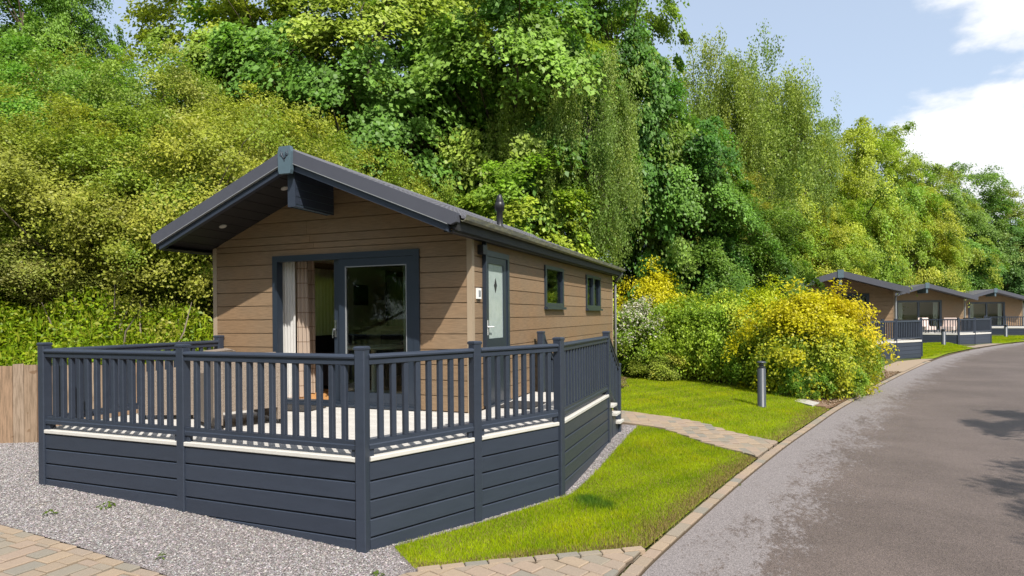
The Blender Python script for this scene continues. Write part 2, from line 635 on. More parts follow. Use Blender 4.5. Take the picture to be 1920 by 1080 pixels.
def resample(P, step_f):
    t_ = np.concatenate([[0], np.cumsum(np.hypot(*np.diff(P, axis=0).T))])
    # Catmull-Rom through the points
    out = []
    n = len(P)
    for i in range(n - 1):
        p0, p1, p2, p3 = P[max(i - 1, 0)], P[i], P[i + 1], P[min(i + 2, n - 1)]
        m1 = (p2 - p0) / max(1e-6, (t_[i + 1] - t_[max(i - 1, 0)])) * (t_[i + 1] - t_[i])
        m2 = (p3 - p1) / max(1e-6, (t_[min(i + 2, n - 1)] - t_[i])) * (t_[i + 1] - t_[i])
        k = max(2, int((t_[i + 1] - t_[i]) / step_f))
        for u in np.linspace(0, 1, k, endpoint=False):
            out.append((2 * u**3 - 3 * u**2 + 1) * p1 + (u**3 - 2 * u**2 + u) * m1 + (-2 * u**3 + 3 * u**2) * p2 + (u**3 - u**2) * m2)
    out.append(P[-1])
    return np.array(out)


KF = resample(KERB, 0.4)


def kerb_x(y):
    return np.interp(y, KERB[:, 1], KERB[:, 0])


TOE = np.array([(-60, -32), (-16, -6.2), (-7.35, -1.15), (-5.55, 0.1), (-5.75, 9.8), (-1.5, 13.5), (1.2, 17), (1.8, 24), (3.6, 36), (8.5, 43), (9.6, 52), (16, 61), (30, 80), (60, 112), (200, 230)], float)


def ss(x, a, b):
    t_ = np.clip((x - a) / (b - a), 0, 1)
    return t_ * t_ * (3 - 2 * t_)


def bank_d(x, y):
    x, y = np.asarray(x, float), np.asarray(y, float)
    best = np.full(x.shape, 1e9)
    sign = np.ones(x.shape)
    for a, b in zip(TOE[:-1], TOE[1:]):
        dx, dy = b - a
        L2 = dx * dx + dy * dy
        t_ = np.clip(((x - a[0]) * dx + (y - a[1]) * dy) / L2, 0, 1)
        d = np.hypot(x - a[0] - t_ * dx, y - a[1] - t_ * dy)
        cr = dx * (y - a[1]) - dy * (x - a[0])
        m = d < best
        best = np.where(m, d, best)
        sign = np.where(m, np.sign(cr), sign)
    return best * sign


def gz(x, y):
    x, y = np.asarray(x, float), np.asarray(y, float)
    z = np.interp(x, [-9, -7, -4.1, -2, 0.14, 0.7], [-0.57, -0.585, -0.615, -0.69, -0.815, -0.855])
    kx = kerb_x(y)
    z = z + 0.13 * ss(y, 0.4, 2.9) * (1 - ss(x, kx - 2.3, kx - 0.4)) * ss(x, -2, 0.5)
    d = bank_d(x, y)
    z = z + np.where(d > 0, 0.75 * ss(d, 0.02, 0.7) + 0.50 * np.clip(d - 0.4, 0, 8.5) + 0.10 * np.clip(d - 8.9, 0, 40), 0)
    return z


def gzf(x, y):
    return float(gz(np.array([x]), np.array([y]))[0])


xs = np.unique(np.concatenate([np.arange(-18, 14, 0.45), np.linspace(14, 40, 22), np.linspace(40, 420, 14), -18 - np.linspace(0, 24, 12), -42 - np.linspace(0, 380, 12)]))
ys = np.unique(np.concatenate([np.arange(-8, 30, 0.45), np.linspace(30, 110, 60), np.linspace(110, 520, 14), -8 - np.linspace(0, 30, 10), -38 - np.linspace(0, 300, 10)]))
GX, GY = np.meshgrid(xs, ys)
Z = gz(GX, GY) - 0.03
# the ground dips below the road sheet
Z = np.where((GX > kerb_x(GY) - 0.02) & (GX < kerb_x(GY) + 14), np.minimum(Z, -0.97), Z)
mb = MB()
nx_, ny_ = len(xs), len(ys)
me = bpy.data.meshes.new('ground')
me.from_pydata(np.stack([GX.ravel(), GY.ravel(), Z.ravel()], 1).tolist(), [],
               [(j * nx_ + i, j * nx_ + i + 1, (j + 1) * nx_ + i + 1, (j + 1) * nx_ + i) for j in range(ny_ - 1) for i in range(nx_ - 1)])
me.polygons.foreach_set('use_smooth', [True] * len(me.polygons))
tag(link_mesh('ground', me, 'ground'), 'leafy soil ground and bank rising behind the lodges', kind='structure')


def clip_cell(poly, x0, x1, y0, y1):
    def cut(P, f, inter):
        out = []
        for i in range(len(P)):
            a, b = P[i - 1], P[i]
            fa, fb = f(a), f(b)
            if fb >= 0:
                if fa < 0:
                    out.append(inter(a, b, fa, fb))
                out.append(b)
            elif fa >= 0:
                out.append(inter(a, b, fa, fb))
        return out

    def it(a, b, fa, fb):
        k = fa / (fa - fb)
        return (a[0] + (b[0] - a[0]) * k, a[1] + (b[1] - a[1]) * k)
    P = list(poly)
    for f in (lambda p: p[0] - x0, lambda p: x1 - p[0], lambda p: p[1] - y0, lambda p: y1 - p[1]):
        P = cut(P, f, it)
        if len(P) < 3:
            return []
    return P


def sheet(name, poly, dz, mt, label, res=0.5, kind='structure', zf=None):
    P = np.array(poly)
    mbs = MB()
    x0, y0 = np.floor(P.min(0) / res) * res
    x1, y1 = P.max(0)
    for i in range(int((x1 - x0) / res) + 1):
        for j in range(int((y1 - y0) / res) + 1):
            q = clip_cell(poly, x0 + i * res, x0 + (i + 1) * res, y0 + j * res, y0 + (j + 1) * res)
            if len(q) >= 3:
                zz = gz(np.array([a for a, b in q]), np.array([b for a, b in q])) + dz if zf is None else [zf(a, b) for a, b in q]
                mbs.add([(a, b, c) for (a, b), c in zip(q, zz)], [tuple(range(len(q)))])
    me = bpy.data.meshes.new(name)
    me.from_pydata(mbs.v, [], mbs.f)
    me.update()
    o = link_mesh(name, me, mt)
    # make faces look up
    if sum(p.normal.z for p in me.polygons) < 0:
        me.flip_normals()
    return tag(o, label, kind=kind)


def in_poly(px, py, poly):
    r = np.zeros(px.shape, bool)
    n = len(poly)
    for i in range(n):
        x1, y1 = poly[i - 1]
        x2, y2 = poly[i]
        c = ((y1 > py) != (y2 > py)) & (px < (x2 - x1) * (py - y1) / (y2 - y1 + 1e-12) + x1)
        r ^= c
    return r


def scatter(poly, n):
    P = np.array(poly)
    a, b = P.min(0), P.max(0)
    out = np.zeros((0, 2))
    while len(out) < n:
        q = RNG.uniform(a, b, (n * 2, 2))
        q = q[in_poly(q[:, 0], q[:, 1], poly)]
        out = np.concatenate([out, q])
    return out[:n]


# road: strip along the kerb line carrying its distance from the kerb
dist = [0, 0.25, 0.5, 0.8, 1.1, 1.5, 2.0, 2.8, 3.8, 5.0, 6.4, 7.6]
tan = np.gradient(KF, axis=0)
tan /= np.linalg.norm(tan, axis=1)[:, None]
nor = np.stack([tan[:, 1], -tan[:, 0]], 1)
vs_, dv = [], []
for p, n in zip(KF, nor):
    for d in dist:
        vs_.append((p[0] + n[0] * d, p[1] + n[1] * d, -0.893 + 0.012 * min(d, 3.8)))
        dv.append(d)
nd = len(dist)
me = bpy.data.meshes.new('road')
me.from_pydata(vs_, [], [(i * nd + j, i * nd + j + 1, (i + 1) * nd + j + 1, (i + 1) * nd + j) for i in range(len(KF) - 1) for j in range(nd - 1)])
at = me.attributes.new('d', 'FLOAT', 'POINT')
at.data.foreach_set('value', dv)
me.polygons.foreach_set('use_smooth', [True] * len(me.polygons))
tag(link_mesh('road', me, 'road'), 'brownish asphalt road with pale silt along its kerb', kind='structure')
far_side = KF + nor * 7.6
verge = [tuple(p) for p in far_side[::3] if -40 < p[1] < 90]
verge2 = [(p[0] + 14, p[1] - 6) for p in verge][::-1]
sheet('far_verge', verge + verge2, 0, 'lawn', 'grass verge on the far side of the road', 3.0, zf=lambda a, b: -0.84)

# ------------------------------------------------------------------ ground pieces
def color_mesh(name, verts, k, cols, smooth=False, faces_per=None):
    """verts (N,k,3): N loose k-gons; cols (N,3)"""
    N = len(verts)
    me = bpy.data.meshes.new(name)
    me.vertices.add(N * k)
    me.vertices.foreach_set('co', verts.astype(np.float32).ravel())
    me.loops.add(N * k)
    me.loops.foreach_set('vertex_index', np.arange(N * k, dtype=np.int32))
    me.polygons.add(N)
    me.polygons.foreach_set('loop_start', np.arange(0, N * k, k, dtype=np.int32))
    me.polygons.foreach_set('loop_total', np.full(N, k, np.int32))
    me.update(calc_edges=True)
    ca = me.color_attributes.new('Col', 'FLOAT_COLOR', 'POINT')
    c4 = np.ones((N, k, 4), np.float32)
    c4[:, :, :3] = cols[:, None, :]
    ca.data.foreach_set('color', c4.ravel())
    return me


def blades(name, poly, n, h, w, base, label, dz=0.0, dry=0.25, tufts=()):
    p = scatter(poly, n) + RNG.normal(0, 0.014, (n, 2))
    z = gz(p[:, 0], p[:, 1]) + dz
    # coarse patchiness
    ph = RNG.uniform(0, 6, 8)
    pat = (np.sin(p[:, 0] * 2.1 + ph[0]) * np.sin(p[:, 1] * 1.7 + ph[1]) + 0.7 * np.sin(p[:, 0] * 5.3 + p[:, 1] * 2.2 + ph[2]) * np.sin(p[:, 1] * 4.1 - p[:, 0] + ph[3])
           + 0.5 * np.sin(p[:, 0] * 11 + ph[4]) * np.sin(p[:, 1] * 9 + ph[5])) / 2.2
    hh = h * RNG.uniform(0.5, 1.25, n) * (1 + 0.35 * pat)
    lush = np.zeros(n)
    for tx, ty, r in tufts:
        lush += np.exp(-((p[:, 0] - tx)**2 + (p[:, 1] - ty)**2) / r**2)
    hh *= 1 + 1.1 * np.clip(lush, 0, 1)
    a = RNG.uniform(0, 2 * np.pi, n)
    ln = RNG.uniform(0.1, 0.8, n) * hh
    b = RNG.uniform(0, 2 * np.pi, n)
    ww = w * RNG.uniform(0.6, 1.3, n)
    v = np.zeros((n, 3, 3))
    v[:, 0, 0] = p[:, 0] - np.cos(a) * ww / 2
    v[:, 0, 1] = p[:, 1] - np.sin(a) * ww / 2
    v[:, 1, 0] = p[:, 0] + np.cos(a) * ww / 2
    v[:, 1, 1] = p[:, 1] + np.sin(a) * ww / 2
    v[:, 2, 0] = p[:, 0] + np.cos(b) * ln
    v[:, 2, 1] = p[:, 1] + np.sin(b) * ln
    v[:, :2, 2] = z[:, None] - 0.005
    v[:, 2, 2] = z + hh
    c = np.array(base)[None] * RNG.uniform(0.7, 1.35, (n, 1)) * np.ones((1, 3))
    yel = np.clip(pat * 0.9 + RNG.normal(0, 0.35, n), 0, 1)[:, None] * 0.85
    p2 = np.sin(p[:, 0] * 3.7 + ph[6]) * np.sin(p[:, 1] * 3.1 + ph[7]) + 0.6 * np.sin(p[:, 0] * 8.3 - p[:, 1] * 5.1 + ph[1])
    c = c * (1 + 0.2 * p2[:, None] * np.array((1.15, 0.8, 0.6))[None])
    c = c * (1 - yel) + np.array((base[0] * 1.75, base[1] * 1.25, base[2] * 1.6))[None] * yel
    kx = kerb_x(p[:, 1])
    dk = np.clip(1 - (kx - p[:, 0] - 0.16) / (0.42 + 0.25 * pat), 0, 1)
    fe = np.clip(1 - np.abs((p[:, 0] - 0.72) * -0.565 + (p[:, 1] + 2.71) * 0.825) / (0.13 + 0.10 * pat), 0, 1)
    dk = np.maximum(dk, fe * (p[:, 1] < -1.3))
    isdry = (RNG.uniform(0, 1, n) < dry * (0.22 + 0.5 * np.clip(-pat, 0, 1) + 1.9 * dk))[:, None]
    isdry &= (pat > -0.9)[:, None]
    c = np.where(isdry, np.where(RNG.uniform(0, 1, (n, 1)) < 0.35, np.array((0.17, 0.11, 0.055))[None], np.array((0.34, 0.265, 0.11))[None]) * RNG.uniform(0.7, 1.2, (n, 1)), c)
    l = np.clip(lush, 0, 1)[:, None]
    c = c * (1 - 0.75 * l) + np.array((0.035, 0.13, 0.02))[None] * 0.75 * l
    o = link_mesh(name, color_mesh(name, v, 3, c), 'blade')
    return tag(o, label, 'grass', kind='stuff')


LAWN1 = [(0.33, -2.40), (0.72, -2.71), (1.165, -2.38), (1.618, -2.10), (2.105, -1.78), *[(float(kerb_x(y_)) - 0.146, y_) for y_ in np.linspace(-1.6, 2.4, 12)], (3.12, 2.72), (2.64, 3.02), (1.90, 3.62), (1.45, 3.80),
         (1.45, 2.6), (1.40, 1.2), (1.36, -0.2), (0.80, -1.42)]
LAWN2 = [(0.6, 5.42), (1.69, 4.95), (2.42, 4.63), (3.16, 4.15), *[(float(kerb_x(y_)) - 0.147, y_) for y_ in np.linspace(3.78, 7.85, 10)], (4.3, 9.6), (3.3, 10.6), (2.15, 11.5), (0.9, 12.6), (-0.4, 12.9), (-0.55, 11), (0.15, 9.2), (0.3, 7)]
LGREEN = (0.250, 0.345, 0.006)
sheet('lawn', LAWN1, 0.004, 'lawn', 'mown lawn strip between the near deck and the road', 0.4)
sheet('lawn', LAWN2, 0.004, 'lawn', 'mown lawn around the bollard in front of the hedge', 0.4)
blades('lawn_grass', LAWN1, 105000, 0.034, 0.0065, LGREEN, 'short bright grass blades of the lawn beside the near deck', 0.004, 0.5, [(1.67, -0.50, 0.17), (1.86, -0.56, 0.12), (1.55, -0.35, 0.12)])
blades('lawn_grass', LAWN2, 110000, 0.034, 0.009, LGREEN, 'short bright grass blades of the lawn around the bollard', 0.004, 0.5)
# further lawns and drives by the far lodges
sheet('lawn', [(10.2, 24.9), (10.75, 27.3), (13.0, 37.5), (14.5, 39.5), (15.0, 35.3), (12.35, 29.6), (10.8, 25.4)], 0.0, 'lawn', 'small lawn beyond the second deck', 1.0, zf=lambda a, b: -0.84)
sheet('lawn', [(17.6, 41.3), (18.4, 46), (20.5, 51.3), (24, 53), (24.5, 50.6), (20.0, 44.4), (18.3, 41.6)], 0.0, 'lawn', 'lawn between the two farthest decks', 1.0, zf=lambda a, b: -0.84)
blades('lawn_grass', [(10.3, 25.2), (10.75, 27.3), (13.0, 37.5), (14.5, 39.5), (14.9, 35.3), (12.25, 29.6)], 24000, 0.06, 0.02, LGREEN, 'grass blades of the small lawn beyond the second deck', 0.01, 0.2)
blades('lawn_grass', [(17.7, 41.6), (18.4, 46), (20.5, 51.3), (23.5, 52.5), (19.9, 44.5)], 14000, 0.06, 0.02, LGREEN, 'grass blades of the lawn between the farthest decks', 0.01, 0.2)
sheet('forecourt', [(6.9, 17.5), (8.2, 18.0), (9.95, 23.2), (10.75, 25.2), (10.2, 24.9), (8.6, 22.6), (7.2, 20)], 0.0, 'paver', 'buff paved drive in front of the second deck', 1.0, zf=lambda a, b: -0.845)
sheet('forecourt', [(14.6, 39.6), (15.1, 35.5), (16.0, 37.2), (18.2, 41.3), (17.5, 41.3), (16.5, 40)], 0.0, 'paver', 'buff paved drive in front of the third deck', 1.0, zf=lambda a, b: -0.845)

# gravel
GRAVEL1 = [(-9.5, -2.9), (-9.5, -4.2), (-3.13, -3.57), (-2.3, -3.61), (-1.38, -3.67), (-0.3, -3.72), (0.9, -3.7), (1.1, -2.7), (0.65, -2.40), (1.0, -1.42), (1.5, -0.2), (1.52, 1.2), (1.56, 2.6), (1.56, 3.85), (1.15, 3.9), (1.15, 2), (1.1, -0.2), (0.0, -2.3), (-4.0, -2.3), (-4.4, -2.0), (-4.45, 0.2), (-5.35, 0.03), (-7.2, -1.1)]
sheet('gravel', GRAVEL1, 0.0, 'gravel', 'grey pink gravel bed around the near deck', 0.4)


def stones(name, poly, n, lo, hi, label):
    p = scatter(poly, n)
    z = gz(p[:, 0], p[:, 1])
    r = RNG.uniform(lo, hi, n)
    base = np.array([(1, 0, 0), (0, 1, 0), (-1, 0, 0), (0, -1, 0), (0, 0, 0.75), (0, 0, -0.75)])
    F = np.array([(0, 1, 4), (1, 2, 4), (2, 3, 4), (3, 0, 4)])
    a = RNG.uniform(0, 6.28, n)
    V = base[None] * (1 + RNG.uniform(-0.35, 0.35, (n, 6, 1)))
    c, s_ = np.cos(a)[:, None], np.sin(a)[:, None]
    X = V[:, :, 0] * c - V[:, :, 1] * s_
    Y = V[:, :, 0] * s_ + V[:, :, 1] * c
    tl = RNG.uniform(-0.5, 0.5, (n, 2))
    Zz = V[:, :, 2] + X * tl[:, :1] + Y * tl[:, 1:]
    V = np.stack([X * r[:, None] + p[:, :1], Y * r[:, None] + p[:, 1:], Zz * r[:, None] * 0.8 + z[:, None] + r[:, None] * 0.25], 2)
    tri = V[:, F].reshape(-1, 3, 3)
    b = RNG.choice([0.12, 0.165, 0.21, 0.255, 0.31, 0.40], n, p=[.12, .2, .26, .22, .13, .07])
    cl = b[:, None] * np.array([(1.06, 0.985, 0.97)]) * RNG.uniform(0.92, 1.08, (n, 3))
    cl = np.repeat(cl, 4, axis=0)
    return tag(link_mesh(name, color_mesh(name, tri, 3, cl), 'stone'), label, 'gravel', kind='stuff')


stones('gravel_stones', [(-5.2, -3.75), (-3.13, -3.57), (-0.3, -3.70), (0.5, -3.7), (0.70, -2.74), (0.30, -2.40), (0.78, -1.42), (1.345, -0.2), (1.42, 2.6), (1.42, 3.8), (1.24, 3.8), (1.24, -0.2), (0.66, -1.40), (0.12, -2.56), (-4.1, -2.56), (-4.3, -1.4), (-6.4, -1.0), (-8.2, -2.0)], 62000, 0.0045, 0.011, 'loose pinkish grey gravel stones around the near deck')

# mulch bed under the hedge
sheet('planting_bed', [(-0.55, 12.0), (-0.4, 12.9), (0.9, 12.5), (2.15, 11.4), (3.3, 10.5), (4.3, 9.5), (4.83, 7.9), (5.0, 8.3), (5.85, 11.0), (6.85, 14.2), (8.15, 18.1), (7.4, 19.5), (5, 17), (1.2, 17), (-1.5, 13.5)], 0.001, 'mulch', 'bark mulch bed under the hedge beside the road', 0.6)

# pavers: one shared mesh, chamfered top
pm = MB()
e = 0.035
pm.loft([(-.5, -.5, -1), (.5, -.5, -1), (.5, .5, -1), (-.5, .5, -1)], [(-.5, -.5, -.14), (.5, -.5, -.14), (.5, .5, -.14), (-.5, .5, -.14)], False)
pm.add([(-.5, -.5, -.14), (.5, -.5, -.14), (.5, .5, -.14), (-.5, .5, -.14), (-.5 + e, -.5 + e, 0), (.5 - e, -.5 + e, 0), (.5 - e, .5 - e, 0), (-.5 + e, .5 - e, 0)],
       [(0, 1, 5, 4), (1, 2, 6, 5), (2, 3, 7, 6), (3, 0, 4, 7), (4, 5, 6, 7)])
PAVER = pm.mesh('paver')
PAVER.materials.append(M['paver'])


def paver(x, y, lx, ly, ang, parent, top=None, name='paver', gap=0.009):
    o = bpy.data.objects.new(name, PAVER)
    zt = (gzf(x, y) if top is None else top) + 0.028 + random.uniform(-0.003, 0.004)
    o.location = (x, y, zt)
    o.rotation_euler = (random.gauss(0, 0.007), random.gauss(0, 0.007), ang + random.gauss(0, 0.012))
    o.scale = (lx - gap, ly - gap, 0.05)
    o.parent = parent
    col.objects.link(o)


def half(poly, p, n_):
    out = []
    for k in range(len(poly)):
        a, b = poly[k - 1], poly[k]
        fa = (a[0] - p[0]) * n_[0] + (a[1] - p[1]) * n_[1]
        fb = (b[0] - p[0]) * n_[0] + (b[1] - p[1]) * n_[1]
        if (fa >= 0) != (fb >= 0):
            u = fa / (fa - fb)
            out.append((a[0] + (b[0] - a[0]) * u, a[1] + (b[1] - a[1]) * u))
        if fb >= 0:
            out.append(b)
    return out


def cut_paver(x, y, lx, ly, ang, planes, parent, gap=0.012):
    """a paver trimmed to the edges of its area"""
    c, q = math.cos(ang), math.sin(ang)
    hx, hy = (lx - gap) / 2, (ly - gap) / 2
    P_ = [(x + a * hx * c - b * hy * q, y + a * hx * q + b * hy * c) for a, b in ((-1, -1), (1, -1), (1, 1), (-1, 1))]
    for p, n_ in planes:
        P_ = half(P_, p, n_)
        if len(P_) < 3:
            return
    A_ = 0.5 * abs(sum(P_[k - 1][0] * P_[k][1] - P_[k][0] * P_[k - 1][1] for k in range(len(P_))))
    if A_ < 0.004:
        return
    mx, my = sum(p[0] for p in P_) / len(P_), sum(p[1] for p in P_) / len(P_)
    P_ = [(p[0] - mx, p[1] - my) for p in P_]
    m_ = MB()
    n = len(P_)
    t0 = [(a, b, -0.05) for a, b in P_]
    t1 = [(a, b, -0.006) for a, b in P_]
    t2 = [(a * 0.94, b * 0.94, 0.0) for a, b in P_]
    m_.add(t0 + t1 + t2, [(k, (k + 1) % n, n + (k + 1) % n, n + k) for k in range(n)] + [(n + k, n + (k + 1) % n, 2 * n + (k + 1) % n, 2 * n + k) for k in range(n)] + [tuple(range(2 * n, 3 * n))])
    o = m_.build('paver', 'paver', parent)
    o.location = (mx, my, gzf(mx, my) + 0.028 + random.uniform(-0.003, 0.004))
    o.rotation_euler = (random.gauss(0, 0.006), random.gauss(0, 0.006), 0)


def kerb_plane(y):
    x = float(kerb_x(y)) - 0.15
    x2 = float(kerb_x(y + 0.2)) - 0.15
    return ((x, y), (-0.2, x2 - x))


def paving(name, poly, label):
    return sheet(name, poly, 0.006, 'joint', label, 0.4)


# left corner paving: edge course along x, then bricks set along y
A1 = paving('forecourt', [(-6.5, -5.4), (0.2, -5.4), (0.2, -3.78), (-1.0, -3.72), (-3.2, -3.60), (-6.5, -3.42)], 'buff block paving in the near left corner below the gravel')


def edge_y(x):
    return np.interp(x, [-6.5, -3.2, -1.0, 0.2], [-3.42, -3.60, -3.72, -3.78])


x = -4.6
while x < 0.1:
    l = random.choice([0.2, 0.22, 0.16])
    paver(x + l / 2, float(edge_y(x + l / 2)) - 0.055, l, 0.10, -0.055, A1)
    x += l
for i in range(28):
    x = -4.5 + i * 0.162
    y = float(edge_y(x)) - 0.02 + random.choice([0.0, 0.11, 0.06])
    while y > -4.5:
        l = random.choice([0.235, 0.235, 0.16, 0.30])
        cut_paver(x, y - l / 2, 0.162, l, -0.055, [((x, float(edge_y(x)) - 0.112), (-0.055, -1.0))], A1, 0.010)
        y -= l
# front paving by the kerb: edge course then blocks laid on the skew
A2 = paving('forecourt', [(0.78, -2.74), (1.165, -2.41), (1.618, -2.13), (2.105, -1.81), (float(kerb_x(-1.6)) - 0.145, -1.60), (float(kerb_x(-2.4)) - 0.145, -2.4), (float(kerb_x(-3.2)) - 0.145, -3.2), (1.0, -3.5)], 'buff skewed block paving between the lawn corner and the kerb')
P2 = np.array([(0.74, -2.73), (1.165, -2.42), (1.618, -2.14), (2.105, -1.82), (2.43, -1.61)])
s_ = np.concatenate([[0], np.cumsum(np.hypot(*np.diff(P2, axis=0).T))])
q = 0.0
while q < s_[-1] - 0.1:
    l = 0.2
    mx, my = np.interp(q + l / 2, s_, P2[:, 0]), np.interp(q + l / 2, s_, P2[:, 1])
    tx, ty = np.interp(q + l, s_, P2[:, 0]) - np.interp(q, s_, P2[:, 0]), np.interp(q + l, s_, P2[:, 1]) - np.interp(q, s_, P2[:, 1])
    an = math.atan2(ty, tx)
    paver(mx + 0.045 * math.sin(an), my - 0.045 * math.cos(an), l, 0.09, an, A2)
    q += l
ua = math.radians(-20)
en = np.array((-0.57, 0.82))
for i in range(-12, 14):
    for j in range(-12, 14):
        u, w = i * 0.225 + (0.11 if j % 2 else 0), j * 0.165
        x, y = 1.6 + u * math.cos(ua) - w * math.sin(ua), -2.4 + u * math.sin(ua) + w * math.cos(ua)
        if -3.1 < y < -1.4 and 0.6 < x < 2.7:
            yl = float(np.interp(x, P2[:, 0], P2[:, 1])) - 0.115
            cut_paver(x, y, 0.225, 0.165, ua, [((x, yl), tuple(-en)), kerb_plane(y)], A2)
# garden path from the steps to the kerb
PT = np.array([(0.1, 5.55), (0.907, 5.304), (1.689, 4.909), (2.422, 4.60), (3.157, 4.135), (float(kerb_x(3.74)) - 0.145, 3.72)])
PB = np.array([(0.1, 4.35), (1.10, 3.985), (1.889, 3.66), (2.643, 3.06), (3.165, 2.72), (float(kerb_x(2.5)) - 0.145, 2.48)])
A3 = paving('garden_path', [tuple(p) for p in PB] + [tuple(p) for p in PT[::-1]], 'buff block path from the deck steps to the road')
ax = np.array((-0.30, 0.954))
an = math.atan2(ax[1], ax[0])
PBX = np.vstack([PB, [(4.3, 2.0)]])


def top_hit(b):
    best = 0.0
    for u in np.arange(0.2, 1.9, 0.01):
        p_ = b + ax * u
        if p_[1] < np.interp(p_[0], PT[:, 0], PT[:, 1]):
            best = u
    return best


x = 0.2
while x < 4.3:
    wd = 0.205
    b = np.array((x, np.interp(x, PBX[:, 0], PBX[:, 1])))
    L = top_hit(b)
    tp = b + ax * L
    eb = np.array((0.2, np.interp(x + .1, PBX[:, 0], PBX[:, 1]) - np.interp(x - .1, PBX[:, 0], PBX[:, 1])))
    et = np.array((0.2, np.interp(tp[0] + .1, PT[:, 0], PT[:, 1]) - np.interp(tp[0] - .1, PT[:, 0], PT[:, 1])))
    if tp[0] > PT[-1, 0] - 0.1:
        L = 1.3
    cutsp = [(tuple(b), (-eb[1], eb[0])), (tuple(tp), (et[1], -et[0]))]
    q = -0.12
    cuts = random.choice([[0.22, 0.3, 0.24, 0.3, 0.2], [0.22, 0.2, 0.3, 0.2, 0.3], [0.22, 0.24, 0.2, 0.3, 0.24], [0.22, 0.3, 0.3, 0.3]]) + [0.3, 0.3, 0.3]
    for cdx in cuts:
        if q > L + 0.15:
            break
        m_ = b + ax * (q + cdx / 2)
        cut_paver(m_[0], m_[1], cdx, wd * 0.99, an, (cutsp if tp[0] < PT[-1, 0] - 0.1 else cutsp[:1]) + [kerb_plane(float(m_[1]))], A3, 0.022)
        q += cdx
    x += wd
# kerb: one block after another beside the road
kerb_o = MB()
for i in range(len(KF) - 1):
    if -40 < KF[i, 1] < 80:
        a, b = KF[i], KF[i + 1]
        n0, n1 = nor[i], nor[i + 1]
        kerb_o.add([(a[0] - n0[0] * .14, a[1] - n0[1] * .14, -0.905), (a[0] - n0[0] * .002, a[1] - n0[1] * .002, -0.905), (b[0] - n1[0] * .002, b[1] - n1[1] * .002, -0.905), (b[0] - n1[0] * .14, b[1] - n1[1] * .14, -0.905),
                    (a[0] - n0[0] * .14, a[1] - n0[1] * .14, -0.880), (a[0] - n0[0] * .002, a[1] - n0[1] * .002, -0.880), (b[0] - n1[0] * .002, b[1] - n1[1] * .002, -0.880), (b[0] - n1[0] * .14, b[1] - n1[1] * .14, -0.880)],
                   [(4, 5, 6, 7), (1, 2, 6, 5), (0, 4, 7, 3)])
KO = kerb_o.build('kerb', 'joint')
tag(KO, 'low buff block kerb between the lawns and the road', kind='structure')
sK = np.concatenate([[0], np.cumsum(np.hypot(*np.diff(KF, axis=0).T))])
q = np.interp(-3.0, KF[:, 1], sK)
while True:
    cx, cy = np.interp(q, sK, KF[:, 0]), np.interp(q, sK, KF[:, 1])
    if cy > 24:
        break
    l = 0.205 if cy < 12 else 0.41
    i = int(np.searchsorted(sK, q + l / 2)) - 1
    cx, cy = np.interp(q + l / 2, sK, KF[:, 0]), np.interp(q + l / 2, sK, KF[:, 1])
    n_ = nor[i]
    an = math.atan2(tan[i][1], tan[i][0])
    paver(cx - n_[0] * 0.07, cy - n_[1] * 0.07, l, 0.128, an, KO, -0.890, 'kerb_block', 0.015)
    q += l

# concrete cover and brown lid by the hedge
r = empty('inspection_slab', 'pale grey concrete slab set in the lawn by the golden hedge', 'slab', (4.5, 8.65, gzf(4.5, 8.65)), 0)
MB().prism([(-.40, .31), (-.16, .70), (.24, -.05), (.05, -.58)][::-1], -0.03, 0.03).build('slab', 'slab', r)
o = MB().prism([(0.27, -0.14), (0.42, -0.42), (0.30, -0.62), (0.10, -0.52)], -0.02, 0.024).build('drain_cover', 'rust')
o.location = (4.5, 8.65, gzf(4.5, 8.65))
tag(o, 'small brown drain cover beside the pale concrete slab', 'drain cover')

# fence of weathered boards
FA, FB = np.array((-10.6, -3.38)), np.array((-4.75, 0.02))
fd = (FB - FA) / np.linalg.norm(FB - FA)
fn = np.array((fd[1], -fd[0]))
FR = empty('board_fence', 'low weathered timber board fence below the grassy bank', 'fence', (-7.0, -1.3, -0.6))
L = np.linalg.norm(FB - FA)
q = 0.0
while q < L:
    w = random.choice([0.15, 0.165, 0.18, 0.14])
    a = FA + fd * (q + 0.003)
    b = FA + fd * (q + w - 0.004)
    top = 0.565 + random.uniform(-0.025, 0.02)
    zb = gzf(*(a + fn * 0.1)) - 0.03
    th = random.uniform(0.014, 0.022)
    m_ = MB().loft([(a[0], a[1], zb), (b[0], b[1], zb), (b[0] + fn[0] * th, b[1] + fn[1] * th, zb), (a[0] + fn[0] * th, a[1] + fn[1] * th, zb)],
                   [(a[0], a[1], top), (b[0], b[1], top + random.uniform(-.006, .006)), (b[0] + fn[0] * th, b[1] + fn[1] * th, top), (a[0] + fn[0] * th, a[1] + fn[1] * th, top)])
    m_.v = [(x + 7.0, y + 1.3, z + 0.6) for x, y, z in m_.v]
    m_.build('board', 'fence', FR)
    q += w
for zr in (-0.25, 0.35):
    m_ = MB().along((FA[0] + 7 - fn[0] * 0.03, FA[1] + 1.3 - fn[1] * 0.03, zr + 0.6), (FB[0] + 7 - fn[0] * 0.03, FB[1] + 1.3 - fn[1] * 0.03, zr + 0.6), [(-.025, -.04), (.025, -.04), (.025, .04), (-.025, .04)])
    m_.build('rail', 'fence', FR)

